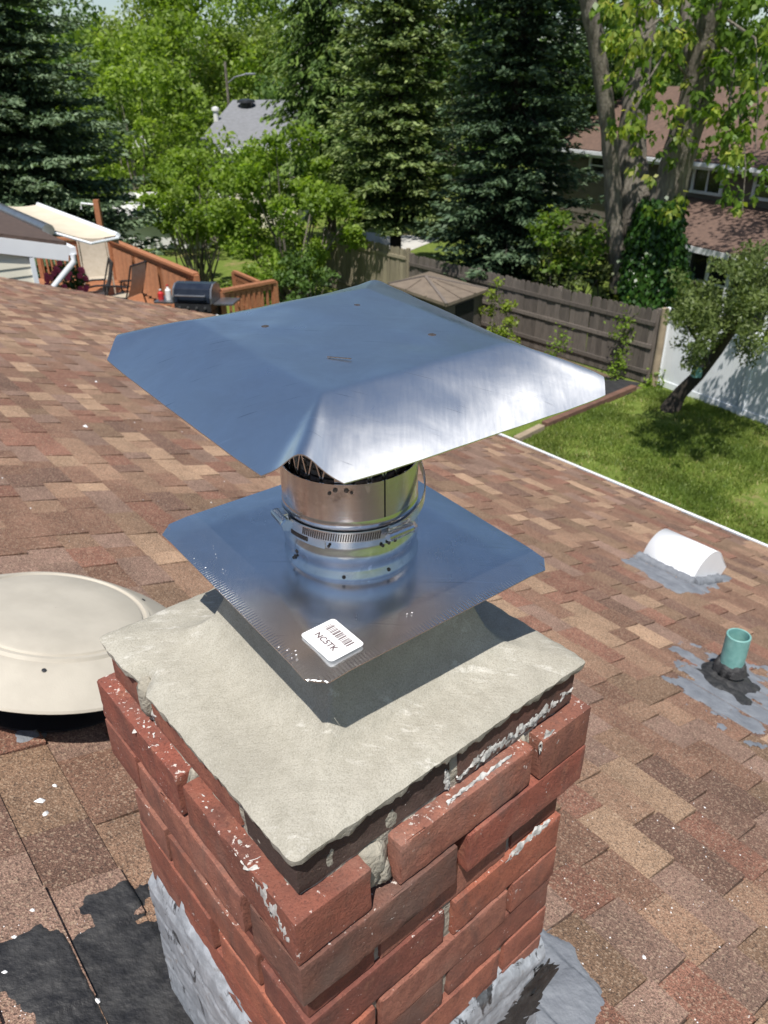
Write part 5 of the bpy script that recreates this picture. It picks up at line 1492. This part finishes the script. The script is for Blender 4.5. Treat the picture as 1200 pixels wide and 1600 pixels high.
def window(px0, py0, px1, py1, nm='window', mull=1):
    a = wall_pt(px0, (py0+py1)/2); b = wall_pt(px1, (py0+py1)/2); top = wall_pt((px0+px1)/2, py0).z; bot = wall_pt((px0+px1)/2, py1).z
    c = (a+b)/2; c.z = (top+bot)/2; w = (Vector((b.x-a.x, b.y-a.y, 0))).length; h = top-bot
    fr = MB()
    for dz in (-h/2, h/2): fr.box(c + CZ*dz + hn*.03, (w+.14, .07, .09), (hd_, hn, CZ))
    for dx in (-w/2, w/2): fr.box(c + hd_*dx + hn*.03, (.09, .07, h-.09), (hd_, hn, CZ))
    f = fr.build('window', M['white_vinyl'], bh)
    m = MB()
    for i in range(mull): m.box(c + hd_*(w*((i+1)/(mull+1)-.5)) + hn*.025, (.05, .05, h-.09), (hd_, hn, CZ))
    if mull == 0: m.box(c + hn*.025, (w-.09, .05, .045), (hd_, hn, CZ))
    m.build('mullion', M['white_vinyl'], f)
    gpn = MB(); gpn.box(c + hn*.0, (w-.02, .02, h-.02), (hd_, hn, CZ)); gpn.build('pane', M['glass'], f)
window(923, 245, 950, 273, mull=0); window(1084, 263, 1130, 302, mull=1); window(1180, 270, 1215, 312, mull=0)
for i in range(9):
    z = .4 + i*.36
    if z < zE-.2: s = MB(); s.bar(Vector((W0.x, W0.y, z))+hn*.008, Vector((W1.x, W1.y, z))+hn*.008, .012, .03); s.build('siding_lap', M['siding_tan'], bh)
# porch
pT0 = wall_pt(1068, 309); zPT = pT0.z
pT1 = wall_pt(1196, 330); pT0.z = pT1.z = zPT
pE0 = at_y(1054, 371, 24.9); zPE = pE0.z; pd_ = 2.9
pE0 = Vector((pT0.x, pT0.y, zPE)) + hn*pd_ ; pE1 = Vector((pT1.x, pT1.y, zPE)) + hn*pd_ + hd_*3; pT1 = pT1 + hd_*3
s = MB(); s.prism([pT0, pT1, pE1, pE0], CZ*.06); s.build('porch_roof', M['roof_brown'], bh)
s = MB(); s.bar(pE0 - CZ*.06, pE1 - CZ*.06, .05, .16); s.build('porch_fascia', M['white_vinyl'], bh)
k = 9; L = (pE1-pE0).length
for i in range(k):
    c = pE0 + hd_*(.1+(L-.2)*i/(k-1)) - hn*.25; s = MB(); s.box((c.x, c.y, (zPE-.1)/2), (.075, .075, zPE-.1), (hd_, hn, CZ)); s.build('porch_post', M['white_vinyl'], bh)
s = MB(); a = pE0 - hn*.25; b = pE1 - hn*.25; s.bar(Vector((a.x, a.y, .85)), Vector((b.x, b.y, .85)), .05, .06); s.build('porch_rail', M['white_vinyl'], bh)
s = MB(); s.prism([Vector((a.x, a.y, .05))-hn*.05, Vector((b.x, b.y, .05))-hn*.05, Vector((b.x, b.y, zPE-.12))-hn*.05, Vector((a.x, a.y, zPE-.12))-hn*.05], -hn*.02); s.build('porch_screen', M['glass'], bh)
s = MB(); s.prism([Vector((a.x, a.y, .05)), Vector((a.x, a.y, zPE-.12)), Vector((a.x, a.y, zPE-.12))-hn*(pd_-.3)+CZ*.4, Vector((a.x, a.y, .05))-hn*(pd_-.3)], hd_*.02); s.build('porch_side', M['glass'], bh)

# ------------------------------------------------------------------ far houses
def simple_house(label, px0, px1, py_ridge, py_eave, Y, depth, wall, roofm, hip=0.0, win=2, name='far_house', rzs=0.0):
    a = at_y(px0, py_eave, Y); b = at_y(px1, py_eave, Y); zr = at_y((px0+px1)/2, py_ridge, Y+depth/2).z; ze = a.z; b.z = ze
    d = Vector((1, math.tan(rzs), 0)).normalized(); n = Vector((d.y, -d.x, 0)); b = a + d*(b-a).length
    t = thing(name, label, 'house', ((a.x+b.x)/2, Y, 0))
    r0 = a.lerp(b, hip) - n*depth/2; r1 = b.lerp(a, hip) - n*depth/2; r0.z = r1.z = zr; ba = a - n*depth; bb = b - n*depth
    s = MB(); s.add([a, b, r1, r0, ba, bb], [(0, 1, 2, 3), (5, 4, 3, 2), (4, 0, 3), (1, 5, 2)]); s.build('roof', roofm, t)
    i0 = [a - n*.3 + d*.3, b - n*.3 - d*.3, bb + n*.3 - d*.3, ba + n*.3 + d*.3]
    s = MB(); s.add([Vector((p.x, p.y, 0)) for p in i0] + [Vector((p.x, p.y, ze-.02)) for p in i0], [(i, (i+1) % 4, (i+1) % 4+4, i+4) for i in range(4)]); s.build('wall', wall, t)
    s = MB(); s.bar(a - CZ*.1, b - CZ*.1, .04, .2); s.build('fascia', M['white_vinyl'], t)
    for i in range(win):
        c = i0[0].lerp(i0[1], (i+.5)/win) + n*.02; c.z = ze - 1.1; s = MB(); s.box(c, (1.0, .06, 1.2), (d, n, CZ)); w = s.build('window', M['white_vinyl'], t)
        s = MB(); s.box(c + n*.02, (.84, .05, 1.04), (d, n, CZ)); s.build('pane', M['glass'], w)
    return t, (a, b, r0, r1, d, n)
gh, (ga_, gb_, gr0, gr1, gd, gn) = simple_house('grey roofed house in the middle distance with two small roof vents', 300, 470, 156, 232, 38, 11, M['siding'], M['roof_grey'], .22)
def on_roof(px, py): 
    n = (gb_-ga_).cross(gr0-ga_).normalized(); return at_plane(px, py, ga_, n)
for px, py, m, r, h in ((338, 188, 'white_p', .12, .5), (385, 166, 'black_metal', .3, .25)):
    q = on_roof(px, py); s = MB(); s.lathe(q-CZ*.1, [(r, 0), (r, h), (r*1.5, h), (r*1.4, h+.12), (r*.3, h+.18)], 14, None, True); s.build('roof_vent', M[m], gh, smooth=True, sharp=50)
simple_house('small white house with a tan roof far off at the left', 160, 214, 84, 93, 88, 8, M['white_p'], M['roof_tan'], 0, 2)
simple_house('white house half hidden by trees behind the street lamp', 428, 500, 82, 106, 72, 9, M['white_p'], M['concrete'], .2, 2)
simple_house('pink roofed house showing above the dark roof beside the maple', 880, 962, 138, 156, 46, 8, M['white_p'], M['roof_tan'], 0, 2)
simple_house('low white roofed building behind the left spruce and bright shrub', 150, 330, 300, 338, 33, 7, M['white_p'], M['white_p'], .05, 0, 'outbuilding')
simple_house('pale building glimpsed beyond the pale fence between the spruces', 515, 640, 350, 372, 40, 8, M['white_p'], M['concrete'], .1, 0, 'outbuilding')
# street lamp
sp = at_y(361, 205, 52); tpz = at_y(361, 96, 52).z
lamp = thing('street_lamp', 'slim street lamp with a curved arm above the grey roof', 'street lamp', (sp.x, sp.y, 0))
s = MB(); s.tube([(sp.x, sp.y, 0), (sp.x, sp.y, tpz)], [.11, .07], 8); s.build('pole', M['bark'], lamp, smooth=True)
az = at_y(361, 122, 52).z
s = MB(); s.tube([(sp.x, sp.y, az-.3), (sp.x+.5, sp.y, az+.05), (sp.x+1.2, sp.y, az+.2)], .04, 6); s.build('arm', M['grey_metal'], lamp, smooth=True)
s = MB(); s.box((sp.x+1.4, sp.y, az+.2), (.6, .26, .12)); s.build('lamp_head', M['grey_metal'], lamp, bevel=.04)

# ------------------------------------------------------------------ trees
def bp_at(px, Y): 
    p = at_y(px, 400, Y); return (p.x, p.y, 0.0)
spruce('big blue green spruce filling the left edge behind the awning', bp_at(45, 25), 13.5, 4.3, L_['spruce_blue'], 46, 11, .22, .24, .07, .75, 1.15, trunk_r=.25)
spruce('yellowish green spruce in the middle with light drooping sprays', bp_at(618, 25.5), 13.5, 2.35, L_['spruce_green'], 46, 9, .26, .23, .17, .55, 1.2)
spruce('darkest dense spruce right of the middle one', bp_at(792, 23.0), 14.0, 2.5, L_['spruce_dark'], 52, 10, .26, .22, .06, .5, 1.2)
spruce('drooping dark spruce behind the middle one', bp_at(520, 33), 16, 2.7, L_['norway'], 44, 9, .20, .26, .15, .6, 1.0, tipdroop=.22)
leafy('shrub', 'broad bright green shrub tree left of the middle spruce', 'shrub', bp_at(452, 24.5), 4.95, 2.05, .5, L_['bright'], 100, 15000, .15, .42, .10, stems=6, shape=.5)
leafy('shrub', 'smaller bright green shrub with bare upright stems next to the white building', 'shrub', bp_at(318, 25.5), 4.1, 1.45, 1.6, L_['bright'], 46, 5200, .14, .36, .08, stems=7, shape=.4)
leafy('shrub', 'low light green bush in front of the broad shrub', 'shrub', bp_at(388, 21.5), 1.7, .75, .1, L_['bright'], 26, 2200, .11, .28, .05, stems=4)
leafy('shrub', 'low shrub on the lawn side of the broad bush', 'shrub', bp_at(470, 22.5), 1.9, .9, .1, L_['far_dark'], 26, 2400, .12, .3, .05, stems=4)
leafy('shrub', 'yellow green sapling against the dark fence beside the shed', 'shrub', bp_at(780, 18.6), 2.0, .42, .35, L_['yellowgreen'], 26, 700, .10, .17, .03, stems=4)
leafy('shrub', 'tiny yellow green seedling right of the sapling', 'shrub', bp_at(808, 18.2), 1.05, .22, .2, L_['yellowgreen'], 12, 200, .09, .12, .02, stems=2)
leafy('shrub', 'shady undergrowth between the dark spruce and the ivy', 'shrub', bp_at(905, 21.5), 2.6, 1.5, .1, L_['olive'], 50, 5200, .14, .4, .06, stems=5, shape=.4)
leafy('shrub', 'light leafed young bush over the dark fence', 'shrub', bp_at(880, 20.6), 3.3, .85, 1.6, L_['maple'], 26, 1100, .15, .34, .04, stems=3)
# big deciduous background behind the spruces
far = [
 ('leafy tree behind the two middle spruces at the top edge', (735, 36), 13, 4.6, 1.5, 'far_dark', 110, 16000, .28, 1.1),
 ('leafy tree behind the dark spruce and maple at the top', (850, 38), 14, 4.8, 2.5, 'far_dark', 110, 16000, .28, 1.1),
 ('leafy tree over the brown roof at the top right', (1120, 44), 15, 7, 3.5, 'far_dark', 130, 16000, .3, 1.3),
 ('bright green tree right of the big left spruce', (232, 37), 7.6, 3.0, .5, 'far', 70, 6500, .24, .8),
 ('bright green tree left of the grey roof', (258, 46), 8.3, 3.2, .5, 'far', 70, 6000, .27, .9),
 ('tall light green tree centred behind the grey roof', (320, 64), 12.5, 5.2, 1, 'far', 90, 7000, .36, 1.3),
 ('pale willow like tree behind the street lamp', (412, 66), 9.6, 4.4, 1, 'far_pale', 90, 7000, .33, 1.2),
 ('tall yellow green tree at the top edge above the lamp', (380, 82), 16, 6.5, 2, 'far', 90, 6500, .42, 1.6),
 ('tall pale green tree left of the tallest one', (270, 78), 12.6, 5.0, 1, 'far_pale', 90, 6500, .40, 1.5),
 ('dark green tree under the patch of sky', (205, 96), 12.2, 5.5, 1, 'far_dark', 80, 5500, .46, 1.7),
 ('distant tree right of the sky patch', (172, 120), 13.0, 5.5, 1, 'far', 80, 5000, .5, 1.8),
 ('dark tree behind the drooping spruce', (468, 92), 16, 6, 2, 'far_dark', 80, 5500, .45, 1.7),
 ('green tree behind the big left spruce', (90, 60), 13, 6, 1, 'far_dark', 90, 6500, .36, 1.4),
 ('green tree beyond the white left building', (150, 44), 6.5, 3.4, .5, 'far_dark', 60, 5000, .28, .9),
 ('bush below the grey roof', (345, 33), 4.0, 2.6, .2, 'far', 50, 4500, .22, .7),
 ('tree between the grey roof and the drooping spruce', (505, 50), 8.0, 3.2, .5, 'far_dark', 60, 5000, .27, .9),
]
for lbl, (px, Y), hh, cr__, z0, mt, nc, nl, lf_, cl_ in far:
    leafy('background_tree', lbl, 'tree', bp_at(px, Y), hh, cr__, z0, L_[mt], nc, int(nl*1.5), lf_, cl_, .11, shape=.6)
# far wood line that reads as one mass
C = []; T = []
for px in np.linspace(-500, 1700, 90):
    Y = rng.uniform(150, 175); b = np.array(bp_at(px, Y)); hh = rng.uniform(12, 16.5)
    if 120 < px < 215: hh = rng.uniform(12, 13.5)
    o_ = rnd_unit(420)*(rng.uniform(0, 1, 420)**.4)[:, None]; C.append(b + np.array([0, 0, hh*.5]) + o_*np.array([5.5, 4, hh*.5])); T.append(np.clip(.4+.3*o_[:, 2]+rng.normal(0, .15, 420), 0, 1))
C = np.concatenate(C); T = np.concatenate(T); V, Q = leaf_quads(C, 1.1, .5, .7); me = np_mesh('woods', V, Q, T); me.materials.append(L_['far_dark']); tag(link('woods', me), 'far line of woods along the skyline', 'woods', kind='stuff')

# ------------------------------------------------------------------ maple with three trunks
mp_b = at_y(985, 470, 20.5); mbz = Vector((mp_b.x, mp_b.y, 0))
maple = thing('maple_tree', 'old maple with three grey trunks and young yellow green leaves', 'tree', tuple(mbz))
def tr(pts, rad, nm, seg=14):
    """trunk through photo pixels at given depth, with lumpy bark"""
    P = [at_y(*p) for p in pts]
    Q_ = []; Rr = []
    for i in range(len(P)-1):
        for k in range(8):
            f = k/8; Q_.append(P[i].lerp(P[i+1], f)); Rr.append(rad[i]*(1-f)+rad[i+1]*f)
    Q_.append(P[-1]); Rr.append(rad[-1])
    Q_ = [Vector(q) + Vector((mnoise.noise(q*.8), mnoise.noise(q*.8+Vector((9, 0, 0))), 0))*.06 for q in Q_]
    mb = MB(); mb.tube(Q_, [r*(1+.14*mnoise.noise(Vector((i*.7, r*9, 3)))) for i, r in enumerate(Rr)], seg); 
    return mb.build(nm, M['bark'], maple, smooth=True, sharp=70)
tr([(968, 455, 20.6), (962, 380, 20.6), (958, 280, 20.5), (945, 150, 20.3), (925, 40, 20.1), (908, -60, 20), (890, -260, 19.6)], [.24, .22, .2, .185, .19, .17, .08], 'trunk')
tr([(998, 470, 20.9), (998, 390, 20.9), (990, 300, 21), (988, 200, 21.2), (1000, 90, 21.4), (1020, -60, 21.8), (1030, -250, 22.2)], [.55, .5, .42, .33, .27, .22, .08], 'trunk')
tr([(1002, 470, 20.6), (1015, 400, 20.5), (1045, 300, 20.3), (1075, 190, 20), (1105, 70, 19.7), (1130, -50, 19.4), (1165, -240, 19)], [.6, .5, .42, .37, .34, .28, .1], 'trunk')
tr([(1070, 200, 20), (1085, 120, 20.4), (1078, 40, 20.8), (1070, -60, 21.2)], [.2, .2, .17, .12], 'limb', 10)
twl = []
def twig(pts, r0=.03):
    P = [at_y(*p) for p in pts]; mb = MB(); mb.tube(P, list(np.linspace(r0, .008, len(P))), 5); mb.build('branch', M['bark'], maple, smooth=True)
twig([(1075, 120, 19.6), (1040, 80, 18.9), (1010, 130, 18.5), (985, 195, 18.3), (972, 215, 18.3)], .035)
twig([(1085, 60, 19.4), (1030, 30, 18.9), (985, 70, 18.5), (960, 140, 18.4)], .035)
twig([(1110, 60, 19.3), (1150, 90, 18.6), (1140, 160, 18.3), (1135, 230, 18.2)], .035)
twig([(1120, 20, 19.3), (1180, 60, 18.5), (1185, 150, 18.2), (1180, 240, 18.1)], .035)
twig([(1120, 100, 19.4), (1160, 190, 18.6), (1165, 260, 18.3), (1160, 330, 18.2)], .03)
twig([(1050, 20, 19.4), (1010, -10, 18.9), (965, 10, 18.5)], .03)
# leaf clusters hung on the twigs
spots = []
for cx, cy, sx, sy, k in ((985, 70, 40, 60, 46), (1040, 60, 45, 60, 28), (1000, 170, 40, 50, 34), (1060, 180, 45, 60, 16), (955, 30, 25, 40, 16), (1150, 80, 45, 80, 60), (1170, 190, 35, 70, 52), (1120, 160, 40, 60, 22), (1030, 260, 40, 50, 10), (960, 200, 20, 25, 7), (1145, 260, 45, 45, 26), (1045, 330, 30, 25, 10), (1150, 320, 40, 20, 8), (1080, 0, 90, 30, 40), (1160, 10, 50, 40, 34)):
    for _ in range(int(k*.62)): spots.append((rng.normal(cx, sx*.55), rng.normal(cy, sy*.55), rng.uniform(17.6, 19.8)))
C = []; T = []; Dd = []
for px, py, Y in spots:
    c = np.array(at_y(px, py, Y)); n = rng.integers(9, 20); young = rng.random() < (.55 if px < 1080 else .22)
    o_ = rnd_unit(n)*rng.uniform(.03, .2, n)[:, None]; C.append(c+o_); T.append(np.clip((.78 if young else .35)+rng.normal(0, .14, n), 0, 1)); dd = o_.copy(); dd[:, 2] -= .12; Dd.append(dd/np.linalg.norm(dd, axis=1, keepdims=True))
C = np.concatenate(C); T = np.concatenate(T); Dd = np.concatenate(Dd); V, Q = leaf_quads(C, .165*rng.uniform(.7, 1.3, len(C)), .3, .7, Dd, .25)
# upper crown beyond the frame
nU = 9000; cu = np.array(at_y(1060, -260, 21)); o_ = rnd_unit(60)*np.array([4.6, 3.0, 2.2]); idx = rng.integers(0, 60, nU); CU_ = cu + o_[idx] + rng.normal(0, .42, (nU, 3)); V2, Q2 = leaf_quads(CU_, .17, .4, .65)
crown_mesh('crown', np.concatenate([V, V2]), np.concatenate([Q, Q2+len(V)]), np.concatenate([T, np.clip(rng.normal(.45, .2, nU), 0, 1)]), L_['maple'], maple, maple.location)
# ivy wrapped round the maple foot
iv = thing('ivy', 'dense green ivy climbing the foot of the maple trunks', 'ivy', tuple(mbz)); nI = 9000
t_ = rng.uniform(0, 1, nI)**.8; q = rng.uniform(0, 6.28, nI)
cI = np.array([list(at_y(1022+6*a, 0, 20.2)) for a in np.linspace(0, 1, 2)])
bx = at_y(1018, 470, 20.2); tx = at_y(1035, 330, 20.2)
zc_ = t_*(tx.z+.2); rI = (.95-.55*t_)*(1+.25*np.sin(q*3+t_*7)); 
C = np.c_[bx.x + (tx.x-bx.x)*t_ + np.cos(q)*rI, bx.y + np.sin(q)*rI*.9, zc_] + rng.normal(0, .07, (nI, 3))
Dv = np.c_[np.cos(q)*.3, np.sin(q)*.3, np.full(nI, -.9)]; V, Q = leaf_quads(C, .13*rng.uniform(.6, 1.3, nI), .2, .8, Dv)
crown_mesh('leaves', V, Q, np.clip(.4+rng.normal(0, .22, nI), 0, 1), L_['ivy'], iv, iv.location)

# ------------------------------------------------------------------ small leaning tree on the lawn
b0 = at_z(1048, 640, 0)
ft = thing('garden_tree', 'small leaning garden tree with olive leaves on the lawn by the white fence', 'tree', tuple(b0))
Yt = b0.y
pts = [b0 - CZ*.1, b0 + CZ*.05, at_y(1062, 615, Yt-.1), at_y(1092, 585, Yt-.35), at_y(1122, 545, Yt-.8), at_y(1150, 505, Yt-1.3), at_y(1180, 455, Yt-1.9)]
s = MB(); s.tube(pts, [.28, .20, .14, .12, .115, .09, .05], 12); s.build('trunk', M['bark_dark'], ft, smooth=True, sharp=70)
for a, b_, c in (((1122, 545), (1100, 500), (1085, 440)), ((1150, 505), (1150, 450), (1140, 400)), ((1150, 505), (1190, 470), (1230, 440)), ((1105, 568), (1095, 540), (1075, 510))):
    s = MB(); s.tube([at_y(*a, Yt-1.2 if a[0] > 1130 else Yt-.75), at_y(*b_, Yt-1.7), at_y(*c, Yt-2.2)], [.06, .04, .013], 7); s.build('limb', M['bark_dark'], ft, smooth=True)
C = []; T = []
for cx, cy, sx, sy, k in ((1170, 430, 40, 34, 44), (1100, 478, 36, 30, 34), (1120, 500, 35, 35, 26), (1065, 498, 20, 16, 10), (1190, 480, 40, 40, 30), (1085, 545, 15, 30, 12), (1175, 540, 30, 20, 8), (1260, 440, 50, 50, 40)):
    for _ in range(k):
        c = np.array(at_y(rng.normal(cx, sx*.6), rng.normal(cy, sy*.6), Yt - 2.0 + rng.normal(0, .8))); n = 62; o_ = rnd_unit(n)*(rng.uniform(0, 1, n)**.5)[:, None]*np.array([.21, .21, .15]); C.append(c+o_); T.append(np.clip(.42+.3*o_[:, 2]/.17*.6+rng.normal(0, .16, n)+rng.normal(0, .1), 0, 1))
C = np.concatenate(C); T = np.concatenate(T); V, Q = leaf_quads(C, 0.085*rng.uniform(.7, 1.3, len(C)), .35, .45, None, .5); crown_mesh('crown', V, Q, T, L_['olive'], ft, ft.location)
bb = at_y(1089, 580, Yt-.52); box = thing('bird_box', 'small green bird box fixed to the leaning tree trunk', 'bird box', tuple(bb)); s = MB(); s.box(bb, (.16, .14, .22)); s.build('box', M['patina'], box); s = MB(); s.prism([bb + Vector((-.1, -.1, .11)), bb + Vector((.1, -.1, .11)), bb + Vector((.1, .1, .15)), bb + Vector((-.1, .1, .15))], CZ*.02); s.build('lid', M['black_metal'], box)
# climbers on the dark fence
for lbl, px, py, Y in (('sprig of leaves hanging over the dark fence near its corner', 972, 515, 17.2), ('low weed at the foot of the dark fence', 965, 570, 17.0), ('weed patch beside the corner post', 1020, 600, 16.6), ('weed at the fence foot under the sapling', 870, 545, 17.8)):
    c = at_y(px, py, Y); n = 160; C = np.array(c) + rng.normal(size=(n, 3))*np.array([.13, .08, .16])*rng.uniform(.5, 1.2, 3) + rng.normal(size=(n, 1))*np.array([[.06, 0, .14]]); C[:, 2] = np.maximum(C[:, 2], .02); V, Q = leaf_quads(C, .09, .4, .6); o = thing('weed', lbl, 'weed', (c.x, c.y, 0)); crown_mesh('foliage', V, Q, np.clip(rng.normal(.5, .2, n), 0, 1), L_['bright'], o, o.location); s = MB(); s.tube([(c.x, c.y, 0), (c.x+.02, c.y, c.z)], [.012, .006], 5); s.build('stem', M['bark_dark'], o)
